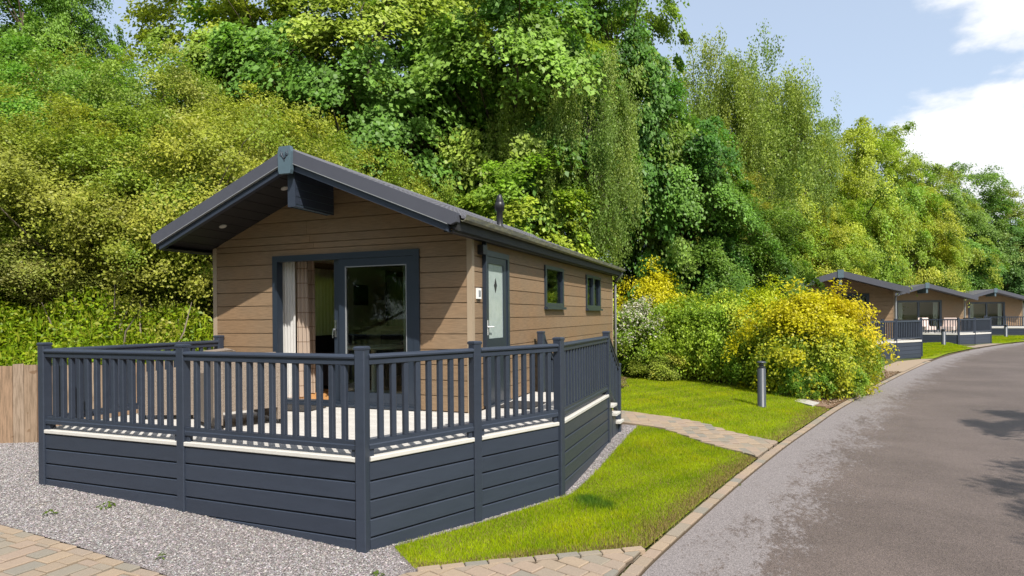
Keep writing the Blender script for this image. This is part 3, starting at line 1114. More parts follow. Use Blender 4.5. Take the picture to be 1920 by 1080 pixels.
# bollard lights
BOL = empty('bollard_light', 'grey cylindrical bollard light standing on the near lawn', 'bollard light', (3.50, 7.30, gzf(3.5, 7.3)), 0.3, 'bollard lights along the road')
MB().lathe([(0.082, -0.02), (0.082, 0.012), (0.076, 0.016), (0.076, 0.66), (0.070, 0.665), (0.070, 0.68)], n=24).build('column', 'bollard', BOL, True)
hd = MB()
hd.lathe([(0.04, 0.68), (0.04, 0.77)], n=16)
for k in range(3):
    hd.lathe([(0.030, 0.69 + k * 0.026), (0.072, 0.684 + k * 0.026), (0.072, 0.690 + k * 0.026), (0.03, 0.70 + k * 0.026)], n=24)
hd.build('louvre', 'bollard', BOL)
MB().lathe([(0.079, 0.765), (0.086, 0.77), (0.086, 0.785), (0.06, 0.80), (0.01, 0.805)], n=24).build('cap', 'bollard', BOL, True)
for (x, y, lb) in ((13.75, 36.2, 'grey bollard light in front of the third lodge deck'), (20.9, 49.6, 'grey bollard light in front of the farthest lodge deck')):
    c = tree_copy(BOL)
    c.location = (x, y, -0.86)
    c.scale = (1.5, 1.5, 1.35)
    c['label'] = lb
BOL.scale = (1.15, 1.15, 1.24)

# ------------------------------------------------------------------ near lodge
W, LN = 4.285, 8.457
CX = -W / 2
SL = 0.41                                   # roof slope
OV = 0.85
Z0, SP = 1.4153 - 7 * 0.2005, 0.2005        # first board line, pitch


def under(dx):                              # underside of the roof (soffit)
    return 3.185 - SL * dx


def top(dx):
    return 3.385 - SL * dx


LODGE = empty('lodge', 'nearest brown clad lodge with open patio door behind the railed deck', 'lodge', (0, 0, 0))


def cut_rows(x0, x1, zlo, zhi, openings, clip=None):
    """rectangles (xa,xb,za,zb) of siding left around the openings"""
    out = []
    k = 0
    while Z0 + k * SP < zhi - 0.005:
        za, zb = max(Z0 + k * SP, zlo), min(Z0 + (k + 1) * SP, zhi)
        segs = [(x0, x1, za, zb)]
        for (ox0, ox1, oz0, oz1) in openings:
            nxt = []
            for (a, b, c, d) in segs:
                if ox1 <= a or ox0 >= b or oz1 <= c or oz0 >= d:
                    nxt.append((a, b, c, d))
                    continue
                if ox0 > a:
                    nxt.append((a, ox0, c, d))
                if ox1 < b:
                    nxt.append((ox1, b, c, d))
                if oz0 > c:
                    nxt.append((max(a, ox0), min(b, ox1), c, oz0))
                if oz1 < d:
                    nxt.append((max(a, ox0), min(b, ox1), oz1, d))
            segs = nxt
        out += [s for s in segs if s[1] - s[0] > 0.01 and s[3] - s[2] > 0.012]
        k += 1
    return out


def board(parent, plane, xa, xb, xat, xbt, za, zb, off=0.0, sgn=-1, name='siding_board'):
    """one siding board; plane 'y' = front wall (outside is sgn*y), 'x' = side wall"""
    g = 0.011 if zb - za > 0.06 else 0.0
    prof = [(0.0, za), (0.018, za + 0.001), (0.018, zb - g), (0.004, zb - g * 0.8), (0.0, zb)]

    def ends(z):
        f = (z - za) / (zb - za)
        return xa + (xat - xa) * f, xb + (xbt - xb) * f
    A, B = [], []
    for o_, z in prof:
        a, b = ends(z)
        oo = off + sgn * o_
        A.append((a, oo, z) if plane == 'y' else (oo, a, z))
        B.append((b, oo, z) if plane == 'y' else (oo, b, z))
    return MB().loft(A, B).build(name, 'siding', parent)


# --- front wall
FD = (-3.155, -0.735, 0.0, 2.128)           # patio door opening
fw = MB()
gable = [(-W + 0.005, 0), (FD[0], 0), (FD[0], FD[3]), (FD[1], FD[3]), (FD[1], 0), (-0.005, 0), (-0.005, under(W / 2) - 0.004), (CX, under(0) - 0.004), (-W + 0.005, under(W / 2) - 0.004)]
# backing in convex pieces
fw.box(-W + .005, FD[0], 0.0, 0.09, -0.6, FD[3])
fw.box(FD[1], -.005, 0.0, 0.09, -0.6, FD[3])
fw.box(FD[0], FD[1], 0.0, 0.09, -0.6, 0.0)
zt = under(W / 2) - 0.004
for a, b in ((-W + .005, CX), (CX, -.005)):
    za_, zb_ = under(abs(a - CX)) - .004, under(abs(b - CX)) - .004
    fw.loft([(a, 0, FD[3]), (b, 0, FD[3]), (b, 0, zb_), (a, 0, za_)], [(a, 0.09, FD[3]), (b, 0.09, FD[3]), (b, 0.09, zb_), (a, 0.09, za_)])
FW = fw.build('front_wall', 'siding', LODGE)
for (a, b, c, d) in cut_rows(-W + 0.05, -0.05, Z0, zt, [FD]):
    if b - a > 2.2 and random.random() < 0.5:
        m = a + (b - a) * random.uniform(0.3, 0.7)
        board(FW, 'y', a, m - .001, a, m - .001, c, d)
        board(FW, 'y', m + .001, b, m + .001, b, c, d)
    else:
        board(FW, 'y', a, b, a, b, c, d)
zz = zt
k = int(round((zt - Z0) / SP - 0.5))
za = zt
while za < under(0.05):
    zb = min(Z0 + (math.floor((za - Z0) / SP + 1e-6) + 1) * SP, under(0.0) - 0.01)
    if zb - za > 0.02:
        xa, xb = (under(0) - za) / SL, (under(0) - zb) / SL
        xa, xb = min(xa, W / 2 - .05), max(xb, 0.01)
        m = random.uniform(-0.4, 0.4) * xb
        if xb > 0.6:
            board(FW, 'y', CX - xa, CX + m - .001, CX - xb, CX + m - .001, za, zb)
            board(FW, 'y', CX + m + .001, CX + xa, CX + m + .001, CX + xb, za, zb)
        else:
            board(FW, 'y', CX - xa, CX + xa, CX - xb, CX + xb, za, zb)
    za = zb
# --- right side wall with door and two windows
SD = (0.34, 1.25, 0.0, 2.12)
W1 = (2.92, 4.03, 1.385, 2.10)
W2 = (5.74, 7.06, 1.375, 2.10)
swt = 2.26
sw = MB()
for (a, b, c, d) in [(0.09, SD[0], -.6, swt), (SD[0], SD[1], SD[3], swt), (SD[0], SD[1], -.6, 0), (SD[1], W1[0], -.6, swt), (W1[0], W1[1], -.6, W1[2]), (W1[0], W1[1], W1[3], swt), (W1[1], W2[0], -.6, swt), (W2[0], W2[1], -.6, W2[2]), (W2[0], W2[1], W2[3], swt), (W2[1], LN, -.6, swt)]:
    sw.box(-0.09, 0.0, a, b, c, d)
SW = sw.build('side_wall', 'siding', LODGE)
for (a, b, c, d) in cut_rows(0.05, LN - 0.05, Z0, swt, [SD, W1, W2]):
    if b - a > 3.5:
        m = a + (b - a) * random.uniform(0.3, 0.7)
        board(SW, 'x', a, m - .001, a, m - .001, c, d, 0.0, 1)
        board(SW, 'x', m + .001, b, m + .001, b, c, d, 0.0, 1)
    else:
        board(SW, 'x', a, b, a, b, c, d, 0.0, 1)
# other walls
LWIN = [(1.75, 2.85, 0.85, 2.02), (4.6, 5.5, 0.6, 2.02)]
lw = MB()
pieces = [(0.09, 1.75, -.6, swt), (1.75, 2.85, -.6, .85), (1.75, 2.85, 2.02, swt), (2.85, 4.6, -.6, swt), (4.6, 5.5, -.6, .6), (4.6, 5.5, 2.02, swt), (5.5, LN, -.6, swt)]
for (a, b, c, d) in pieces:
    lw.box(-W, -W + 0.09, a, b, c, d)
lw.build('left_wall', 'siding', LODGE)
bw_ = MB()
bw_.box(-W + .09, -.09, LN - .09, LN, -.6, swt)
bw_.loft([(-W, LN - .09, swt), (0, LN - .09, swt), (CX, LN - .09, under(0))], [(-W, LN, swt), (0, LN, swt), (CX, LN, under(0))])
bw_.build('rear_wall', 'siding', LODGE)
# corner trims
for (x0, x1, y0, y1) in ((-0.052, 0.022, -0.024, 0.05), (-W - 0.022, -W + 0.052, -0.024, 0.05), (-0.05, 0.022, LN - .05, LN + .022)):
    MB().box(x0, x1, y0, y1, -0.01, under(W / 2) - 0.01 if y0 < 1 else swt).build('corner_trim', 'trim_tan', LODGE)
# --- roof slabs, tile courses, bargeboards
RE = 2.36                                    # half width of roof to the tile edge
for sg in (-1, 1):
    slab = MB()
    A = [(CX, -OV + .02, under(0)), (CX + sg * RE, -OV + .02, under(RE)), (CX + sg * RE, -OV + .02, top(RE) - .05), (CX, -OV + .02, top(0) - .05)]
    B = [(x, LN + 0.16, z) for x, y, z in A]
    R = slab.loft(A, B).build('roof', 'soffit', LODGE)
    # overlapping tile courses with a wavy front edge
    NC = 7
    for c in range(NC):
        d0, d1 = RE * c / NC - (0.02 if c else 0), RE * (c + 1) / NC + 0.045
        tc_ = MB()
        ny = 140
        vs2, fs2 = [], []
        for j in range(ny + 1):
            y = -OV + .03 + (LN + .13 + OV) * j / ny
            w_ = 0.012 * abs(math.sin(j * math.pi / 2.0)) + 0.004
            for dd, zz_ in ((d0, 0.004), (d1 - .004, 0.030 + w_), (d1, 0.006 + w_ * .3)):
                vs2.append((CX + sg * dd, y, top(dd) - .05 + zz_))
        for j in range(ny):
            for i in range(2):
                b_ = j * 3 + i
                fs2.append((b_, b_ + 1, b_ + 4, b_ + 3))
        tc_.add(vs2, fs2).build('tile_course', 'roof', R)
    # soffit boards of the front overhang, running front to back
    nb = 11
    for i in range(nb):
        a, b = 0.06 + (W / 2 + 0.06) * i / nb, 0.06 + (W / 2 + 0.06) * (i + 1) / nb - 0.010
        pr = [(a, under(a) - .014), (b, under(b) - .014), (b, under(b) - .001), (a, under(a) - .001)]
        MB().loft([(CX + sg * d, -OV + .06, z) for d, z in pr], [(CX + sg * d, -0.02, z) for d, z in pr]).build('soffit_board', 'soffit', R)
    # bargeboard: lower fascia and upper cover strip
    HB = 2.262
    pr = [(0.0, 3.13), (HB, 3.13 - SL * HB), (HB, 3.225 - SL * HB), (0.0, 3.225)]
    bb = MB().loft([(CX + sg * d, -OV - .012, z) for d, z in pr], [(CX + sg * d, -OV + .05, z) for d, z in pr]).build('bargeboard', 'anthracite', LODGE)
    HC = 2.375
    pr = [(0.0, 3.222), (HC - .075, 3.222 - SL * (HC - .075)), (HC, 3.222 - SL * HC + .06), (HC, top(HC)), (0.0, top(0))]
    MB().loft([(CX + sg * d, -OV - .045, z) for d, z in pr], [(CX + sg * d, -OV + .055, z) for d, z in pr]).build('cover_strip', 'barge', bb)
    # thin drip line between them
    pr = [(0.0, 3.212), (HB, 3.212 - SL * HB), (HB, 3.221 - SL * HB), (0.0, 3.221)]
    MB().loft([(CX + sg * d, -OV - .05, z) for d, z in pr], [(CX + sg * d, -OV + .03, z) for d, z in pr]).build('drip_edge', 'downpipe', bb)
    # eaves fascia, soffit strip, gutter
    MB().box(*sorted((CX + sg * 2.275, CX + sg * 2.30)), -OV + .057, LN + .16, 2.205, 2.34).build('eaves_fascia', 'barge', LODGE)
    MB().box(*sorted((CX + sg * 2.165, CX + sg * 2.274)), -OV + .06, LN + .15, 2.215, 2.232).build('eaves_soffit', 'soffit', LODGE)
    gp = [(0.0, 0.0), (0.015, -0.042), (0.05, -0.06), (0.088, -0.042), (0.1, 0.01), (0.094, 0.01), (0.082, -0.036), (0.05, -0.052), (0.02, -0.036), (0.008, 0.0)]
    gu = MB()
    A = [(CX + sg * (2.35 + a * 1.1), -OV + .06, 2.385 + b * 1.1) for a, b in gp]
    B = [(x, LN + .17, z) for x, y, z in A]
    gu.loft(A, B).build('gutter', 'gutter', LODGE)
    # recessed downlights in the soffit
    for dd in (0.42, 1.52):
        dl = MB().lathe([(0.046, -0.014), (0.052, -0.006), (0.052, 0.0)], n=16).build('downlight', 'slab', LODGE)
        dl.location = (CX + sg * dd, -0.45, under(dd) - .016)
        dl.rotation_euler = (0, sg * math.atan(SL), 0)
MB().loft([(CX - .11, -OV + .06, top(.11) - .01), (CX, -OV + .06, top(0) + .02), (CX + .11, -OV + .06, top(.11) - .01)], [(CX - .11, LN + .16, top(.11) - .01), (CX, LN + .16, top(0) + .02), (CX + .11, LN + .16, top(.11) - .01)]).build('ridge_cap', 'roof', LODGE)
# apex plaque with carved emblem
pl = []
for (x, z) in [(-.085, 3.055), (.085, 3.055), (.098, 3.10), (.104, 3.33), (.085, 3.40), (-.085, 3.40), (-.104, 3.33), (-.098, 3.10)]:
    pl.append((CX + x, -OV - .085, z))
PLQ = MB().loft(pl, [(x, -OV - .03, z) for x, y, z in pl]).build('apex_plaque', 'plaque', LODGE)
em = MB()
for sg in (-1, 1):
    pts = [(0.0, 3.235), (0.028, 3.27), (0.05, 3.315), (0.062, 3.36)]
    em.tube([(CX + sg * x, -OV - .086, z) for x, z in pts], [0.010, 0.009, 0.007, 0.004], 6)
    em.tube([(CX + sg * 0.03, -OV - .086, 3.273), (CX + sg * 0.055, -OV - .086, 3.285), (CX + sg * 0.07, -OV - .086, 3.30)], [0.007, 0.006, 0.003], 6)
    em.tube([(CX + sg * 0.012, -OV - .086, 3.25), (CX + sg * 0.022, -OV - .086, 3.315), (CX + sg * 0.030, -OV - .086, 3.345)], [0.007, 0.006, 0.003], 6)
em.tube([(CX, -OV - .086, 3.24), (CX, -OV - .086, 3.205)], [0.010, 0.004], 6)
em.build('emblem', 'anthracite', PLQ, True)
# apex beam
BM_ = MB().box(CX - .05, CX + .05, -OV + .052, -0.02, 2.665, 3.16).build('apex_beam', 'plaque', LODGE)
for x in (-.056, .048):
    MB().box(CX + x, CX + x + .008, -OV + .045, -0.02, 2.656, 2.676).build('beam_bead', 'anthracite', BM_)
for i in range(4):
    MB().box(CX + .05, CX + .056, -OV + .06, -.02, 2.69 + i * .10, 2.782 + i * .10).build('beam_board', 'anthracite', BM_)
MB().box(CX - .058, CX + .058, -OV + .040, -OV + .052, 2.655, 3.14).build('beam_end', 'anthracite', BM_)
# flue on the right slope
fx, fy = -0.80, 2.94
fl = MB().lathe([(0.11, 0.0), (0.07, 0.03), (0.055, 0.06), (0.055, 0.30), (0.075, 0.31), (0.075, 0.335), (0.086, 0.34), (0.086, 0.44), (0.075, 0.45), (0.078, 0.46), (0.05, 0.545), (0.045, 0.57), (0.02, 0.60)], n=20).build('flue', 'black', LODGE, True)
fl.location = (fx, fy, top(fx - CX) - 0.06)
# downpipe at the rear right corner
MB().tube([(0.255, LN + .10, 2.35), (0.255, LN + .10, 2.26), (0.07, LN + .09, 2.09), (0.065, LN + .09, 2.0), (0.065, LN + .09, -0.62)], 0.034, 10).build('downpipe', 'downpipe', LODGE, True)
# --- patio door: frame, one fixed leaf with glass, one slid open
dx0, dx1, dzt = FD[0], FD[1], FD[3]
DR = MB()
DR.box(dx0, dx0 + .085, -0.045, 0.075, 0.07, dzt)
DR.box(dx1 - .085, dx1, -0.045, 0.075, 0.07, dzt)
DR.box(dx0 + .085, dx1 - .085, -0.045, 0.075, dzt - .085, dzt)
DR.box(dx0, dx1, -0.055, 0.075, 0.0, 0.07)
PD = DR.build('patio_door', 'anthracite_gloss', LODGE)
MB().box(dx0 - .02, dx1 + .02, -0.115, -0.056, 0.012, 0.04).build('threshold', 'anthracite_gloss', PD)


def leaf(x0, x1, y0, y1, st=0.105, nm='door_leaf'):
    m = MB()
    m.box(x0, x0 + st, y0, y1, 0.072, dzt - .087)
    m.box(x1 - st, x1, y0, y1, 0.072, dzt - .087)
    m.box(x0 + st, x1 - st, y0, y1, dzt - .087 - st, dzt - .087)
    m.box(x0 + st, x1 - st, y0, y1, 0.072, 0.072 + st * 1.3)
    f = m.build(nm, 'anthracite_gloss', PD)
    gmid = (y0 + y1) / 2
    MB().box(x0 + st, x1 - st, gmid - .004, gmid + .004, 0.072 + st * 1.3, dzt - .087 - st).build('pane', 'glass', f)
    bead = MB()
    bead.box(x0 + st, x0 + st + .012, y0 - .002, y0 + .02, 0.072 + st * 1.3, dzt - .087 - st)
    bead.box(x1 - st - .012, x1 - st, y0 - .002, y0 + .02, 0.072 + st * 1.3, dzt - .087 - st)
    bead.box(x0 + st + .012, x1 - st - .012, y0 - .002, y0 + .02, dzt - .087 - st - .012, dzt - .087 - st)
    bead.build('glazing_bead', 'downpipe', f)
    return f


leaf(-2.005, dx1 - .087, -0.035, 0.012)
f2 = leaf(-2.125, -0.832, 0.022, 0.066)
hb = MB()
hb.box(-2.105, -2.075, -0.002, 0.022, 0.96, 1.20)
hb.box(-2.115, -2.065, -0.030, -0.002, 1.05, 1.085)
hb.tube([(-2.09, -0.03, 1.07), (-2.09, -0.045, 1.07), (-2.10, -0.05, 1.0), (-2.10, -0.05, 0.95)], 0.009, 8)
hb.build('handle', 'chrome', f2)
# --- side door
sd = MB()
a0, a1 = SD[0], SD[1]
sd.box(-0.07, 0.035, a0, a0 + .07, 0.03, SD[3])
sd.box(-0.07, 0.035, a1 - .07, a1, 0.03, SD[3])
sd.box(-0.07, 0.035, a0 + .07, a1 - .07, SD[3] - .075, SD[3])
sd.box(-0.07, 0.05, a0, a1, 0.0, 0.03)
SDO = sd.build('side_door', 'anthracite_gloss', LODGE)
lf = MB()
gy0, gy1, gz0, gz1 = a0 + .175, a1 - .20, 0.93, 1.95
lf.box(-0.03, 0.02, a0 + .072, gy0, 0.035, SD[3] - .077)
lf.box(-0.03, 0.02, gy1, a1 - .072, 0.035, SD[3] - .077)
lf.box(-0.03, 0.02, gy0, gy1, gz1, SD[3] - .077)
lf.box(-0.03, 0.02, gy0, gy1, 0.035, gz0)
LF = lf.build('door_leaf', 'anthracite_gloss', SDO)
MB().box(-0.008, 0.004, gy0, gy1, gz0, gz1).build('pane', 'obscure', LF)
dm = MB()
ym, zm = (gy0 + gy1) / 2, 1.66
for s_y, s_z in ((1, 1), (1, -1)):
    dm.loft([(0.005, ym - .05, zm), (0.005, ym, zm - .10 if s_z < 0 else zm + .10), (0.005, ym + .05, zm)], [(0.010, ym - .05, zm), (0.010, ym, zm - .10 if s_z < 0 else zm + .10), (0.010, ym + .05, zm)])
dm.build('diamond', 'black', LF)
hh = MB()
hh.box(0.02, 0.028, a0 + .095, a0 + .125, 0.98, 1.18)
hh.tube([(0.028, a0 + .11, 1.09), (0.06, a0 + .11, 1.09), (0.062, a0 + .17, 1.09), (0.062, a0 + .24, 1.088)], 0.009, 8)
hh.build('handle', 'white', LF)
MB().box(0.02, 0.075, a0 - .035, a0 - .003, 0.05, 2.235).build('door_jamb_post', 'anthracite_gloss', SDO)
bl = MB().box(0.018, 0.10, a0 - .18, a0 - .045, 2.04, 2.16)
bl.build('wall_lamp', 'black', LODGE)
bb_ = MB().box(0.018, 0.045, 0.10, 0.215, 1.46, 1.60).build('meter_box', 'white', LODGE)
MB().box(0.045, 0.049, 0.125, 0.19, 1.49, 1.57).build('meter_glass', 'downpipe', bb_)
sk = MB().box(0.018, 0.055, 1.39, 1.49, 0.185, 0.33).build('outdoor_socket', 'white', LODGE)
MB().lathe([(0.022, 0), (0.022, 0.006)], n=12).build('socket_hole', 'downpipe', sk)
sk.children[0].location = (0.055, 1.44, 0.265)
sk.children[0].rotation_euler = (0, math.pi / 2, 0)


def side_window(y0, y1, z0, z1, mull=False):
    m = MB()
    fw_ = 0.085
    m.box(-0.06, 0.045, y0, y0 + fw_, z0, z1)
    m.box(-0.06, 0.045, y1 - fw_, y1, z0, z1)
    m.box(-0.06, 0.045, y0 + fw_, y1 - fw_, z1 - .06, z1)
    m.box(-0.06, 0.045, y0 + fw_, y1 - fw_, z0, z0 + .07)
    if mull:
        m.box(-0.05, 0.04, (y0 + y1) / 2 - .07, (y0 + y1) / 2 + .07, z0 + .07, z1 - .06)
    f = m.build('window', 'anthracite_gloss', LODGE)
    MB().box(-0.03, 0.085, y0 - .02, y1 + .02, z0 - .045, z0 - .002).build('sill', 'anthracite_gloss', f)
    for (a, b) in ([(y0 + fw_, (y0 + y1) / 2 - .07), ((y0 + y1) / 2 + .07, y1 - fw_)] if mull else [(y0 + fw_, y1 - fw_)]):
        MB().box(-0.012, -0.004, a, b, z0 + .07, z1 - .06).build('pane', 'glass', f)


side_window(*W1)
side_window(*W2, mull=True)
for (a, b, c, d) in LWIN:
    m = MB()
    for (p, q_, r_, s_) in ((a, a + .06, c, d), (b - .06, b, c, d), (a + .06, b - .06, c, c + .06), (a + .06, b - .06, d - .06, d)):
        m.box(-W - .02, -W + .09, p, q_, r_, s_)
    f = m.build('window', 'anthracite_gloss', LODGE)
    MB().box(-W + .03, -W + .038, a + .06, b - .06, c + .06, d - .06).build('pane', 'glass', f)
# --- interior shell
MB().box(-W + .09, -.09, 0.09, LN - .09, -0.05, 0.045).build('floor', 'wood_floor', LODGE)
MB().box(-W + .09, -.09, 0.09, LN - .09, 2.258, 2.30).build('ceiling', 'cream', LODGE)
for bx_ in ((-W + .10, -.11, 6.0, 6.07, 0.045, 2.256), (-W + .091, -W + .099, 0.1, 1.69, 0.045, 2.256), (-W + .091, -W + .099, 2.91, 4.54, 0.045, 2.256), (-W + .099, -3.0, 3.62, 3.70, 0.045, 1.05), (-.105, -.093, 1.26, 2.9, 0.045, 2.256), (-.105, -.093, 2.9, 4.35, 0.045, 1.3)):
    MB().box(*bx_).build('partition', 'cream', LODGE)


def drape(name, p0, p1, z0, z1, folds, amp, mt, label, cat='curtain', flare=0.0):
    vs3, fs3 = [], []
    n_ = folds * 6
    dx, dy = p1[0] - p0[0], p1[1] - p0[1]
    L_ = math.hypot(dx, dy)
    nx, ny = -dy / L_, dx / L_
    rows = 6
    for j in range(rows + 1):
        h = j / rows
        for i in range(n_ + 1):
            u = i / n_
            a = amp * math.sin(u * folds * 2 * math.pi + 0.6 * math.sin(h * 3)) * (0.7 + 0.3 * h)
            uu = u * (1 + flare * (1 - h))
            vs3.append((p0[0] + dx * uu + nx * a, p0[1] + dy * uu + ny * a, z0 + (z1 - z0) * h))
    for j in range(rows):
        for i in range(n_):
            b = j * (n_ + 1) + i
            fs3.append((b, b + 1, b + n_ + 2, b + n_ + 1))
    me = bpy.data.meshes.new(name)
    me.from_pydata(vs3, [], fs3)
    me.polygons.foreach_set('use_smooth', [True] * len(me.polygons))
    return tag(link_mesh(name, me, mt), label, cat)


drape('sheer_curtain', (-3.16, 0.13), (-2.93, 0.17), 0.06, 2.10, 5, 0.020, 'sheer', 'white sheer curtain hanging in the open half of the patio door')
drape('checked_curtain', (-2.98, 0.26), (-2.82, 0.30), 0.06, 2.12, 3, 0.03, 'check', 'beige checked curtain beside the white sheer in the patio door', flare=0.3)
drape('checked_curtain', (-3.25, 0.70), (-3.02, 0.72), 0.06, 2.16, 3, 0.03, 'check', 'brown checked curtain further inside the patio door')
drape('sheer_curtain', (-1.08, 0.13), (-0.97, 0.14), 0.06, 2.08, 3, 0.014, 'sheer', 'narrow white sheer curtain at the right edge of the patio door')
drape('net_curtain', (-W + .15, 1.70), (-W + .15, 2.90), 0.6, 2.14, 12, 0.018, 'net', 'greenish net curtain over the left side window inside the near lodge')
drape('net_curtain', (-W + .15, 4.55), (-W + .15, 5.55), 0.45, 2.14, 10, 0.018, 'net', 'net curtain over the farther left window inside the near lodge')
# sofa, table, chair, picture
S = empty('sofa', 'dark sofa just inside the open half of the patio door', 'sofa', (-3.45, 2.35, 0.045), 0)
MB().box(-.45, .42, -.95, .95, 0.06, 0.42).build('seat', 'darkfab', S)
MB().box(-.60, -.38, -.95, .95, 0.06, 0.86).build('backrest', 'darkfab', S)
MB().box(-.45, .42, -1.10, -.95, 0.06, 0.62).build('armrest', 'darkfab', S)
MB().box(-.45, .42, .95, 1.10, 0.06, 0.62).build('armrest', 'darkfab', S)
for (x, y) in ((-.5, -1), (.35, -1), (-.5, 1), (.35, 1)):
    MB().box(x, x + .05, y - .03, y + .03, 0, 0.06).build('foot', 'black', S)
T = empty('round_table', 'pale round dining table behind the glass of the patio door', 'table', (-2.2, 1.10, 0.045))
MB().lathe([(0.50, 0.70), (0.52, 0.71), (0.52, 0.73), (0.50, 0.74)], n=32).build('table_top', 'table', T)
MB().lathe([(0.04, 0.02), (0.04, 0.70)], n=16).build('pedestal', 'white', T)
MB().lathe([(0.28, 0.0), (0.27, 0.02), (0.04, 0.035)], n=24).build('base', 'white', T)
for (x, y, rz, lb) in ((-1.75, 1.95, 0.1, 'dark dining chair behind the round table, nearer the right wall'), (-2.55, 1.95, -0.1, 'dark dining chair behind the round table, nearer the sofa')):
    C_ = empty('dining_chair', lb, 'chair', (x, y, 0.045), rz, 'dining chairs in the near lodge')
    MB().box(-.22, .22, -.22, .22, 0.42, 0.48).build('seat', 'darkfab', C_)
    MB().box(-.22, .22, .18, .24, 0.48, 0.95).build('backrest', 'darkfab', C_)
    for (a, b) in ((-.2, -.2), (.2, -.2), (-.2, .2), (.2, .2)):
        MB().box(a - .02, a + .02, b - .02, b + .02, 0, 0.42).build('leg', 'black', C_)
P = empty('wall_picture', 'small dark square picture on the cream wall inside the near lodge', 'picture', (-W + .10, 3.62, 1.48))
MB().box(0, .025, -.24, .24, 0, .42).build('frame', 'black', P)
MB().box(.026, .03, -.20, .20, .04, .38).build('print', 'darkfab', P)

# ------------------------------------------------------------------ deck
DECK = empty('deck', 'dark railed deck with pale boards in front of the near lodge', 'deck', (0, 0, 0))
EDGE = [(-4.13, -2.56), (-2.01, -2.57), (0.14, -2.60), (0.69, -1.42), (1.235, -0.27), (1.215, 2.34)]    # post centres
DP = [(-4.17, -2.60), (0.165, -2.645), (1.265, -0.285), (1.265, 2.36)]


def right_edge(y):
    return float(np.interp(y, [-2.645, -0.285, 2.36], [0.165, 1.265, 1.265]))


DS = MB()
DS.prism([(-4.1, -2.52), (0.12, -2.55), (1.18, -0.27), (1.18, 2.30), (-0.02, 2.30), (-0.02, -0.03), (-4.1, -0.03)], -0.12, -0.035)
DS.build('subframe', 'black', DECK)
y = -2.56
while y < 2.34:
    y1 = min(y + 0.138, 2.34)
    xl0 = -4.12 if y1 < -0.03 else 0.03
    if y < -0.03 <= y1:
        y1 = -0.028
        xl0 = -4.12
    xa, xb = right_edge(y) - .045, right_edge(y1) - .045
    cuts = [xl0]
    if xb - xl0 > 3:
        cuts.append(random.choice([-2.4, -1.2, -3.0, -1.9]))
    for i, a in enumerate(cuts):
        b0, b1 = (cuts[i + 1] - .003,) * 2 if i + 1 < len(cuts) else (xa, xb)
        MB().loft([(a, y, -.034), (b0, y, -.034), (b1, y1, -.034), (a, y1, -.034)], [(a, y, 0), (b0, y, 0), (b1, y1, 0), (a, y1, 0)]).build('deck_board', 'decking', DECK)
    y = y1 + 0.006


def ctrim(p0, p1, par=DECK):
    return MB().along((p0[0], p0[1], 0), (p1[0], p1[1], 0), [(-.05, -.034), (.044, -.034), (.048, -.028), (.048, .002), (.042, .007), (-.05, .007)]).build('edge_trim', 'deck_trim', par)


def rail(p0, p1, par, n, w0=.05, w1=.05, z0=0.0, z1=0.0, bal=True):
    """top rail with rounded cap, bottom rail and n balusters between two posts (p = plan points)"""
    d = np.array(p1) - np.array(p0)
    L_ = np.linalg.norm(d)
    d /= L_
    a, b = np.array(p0) + d * w0, np.array(p1) - d * w1
    A, B = (a[0], a[1], z0), (b[0], b[1], z1)
    TR = MB().along(A, B, [(-.030, .818), (.030, .818), (.033, .822), (.033, .868), (-.033, .868), (-.033, .822)]).build('top_rail', 'anthracite', par)
    MB().along(A, B, [(-.034, .869), (.034, .869), (.048, .876), (.050, .890), (.042, .904), (.024, .912), (-.024, .912), (-.042, .904), (-.050, .890), (-.048, .876)]).build('rail_cap', 'anthracite', TR)
    BR = MB().along(A, B, [(-.034, .072), (.034, .072), (.034, .108), (.028, .118), (.028, .148), (-.028, .148), (-.028, .118), (-.034, .108)]).build('bottom_rail', 'anthracite', par)
    an = math.atan2(d[1], d[0])
    for i in range(n):
        f = (i + 1) / (n + 1)
        x, y = a + (b - a) * f
        zz_ = z0 + (z1 - z0) * f
        MB().cpost(x, y, 0.050, 0.149 + zz_, 0.817 + zz_, an, 0.007).build('baluster', 'anthracite', par)
    for q_, e in ((a, 1), (b, -1)):        # small feet under the bottom rail and end brackets
        c_ = q_ + d * e * 0.03
        MB().cpost(c_[0], c_[1], 0.045, 0.008 + (z0 if e > 0 else z1), 0.071 + (z0 if e > 0 else z1), an, 0.004).build('rail_foot', 'anthracite', par)


def post(x, y, zb, ang, par, ht=0.985, w=0.1):
    p = MB().cpost(x, y, w, zb, ht - .035, ang, 0.008).build('post', 'anthracite', par)
    c_ = MB()
    h = w / 2 + .004
    sq = lambda r_, z: [(x + (a * math.cos(ang) - b * math.sin(ang)) * r_, y + (a * math.sin(ang) + b * math.cos(ang)) * r_, z) for a, b in ((-1, -1), (1, -1), (1, 1), (-1, 1))]
    c_.loft(sq(h - .004, ht - .036), sq(h, ht - .03), True)
    c_.loft(sq(h, ht - .0299), sq(h, ht - .012), True)
    c_.loft(sq(h, ht - .0119), sq(h * .80, ht - .002), True)
    c_.build('post_cap', 'anthracite', p)


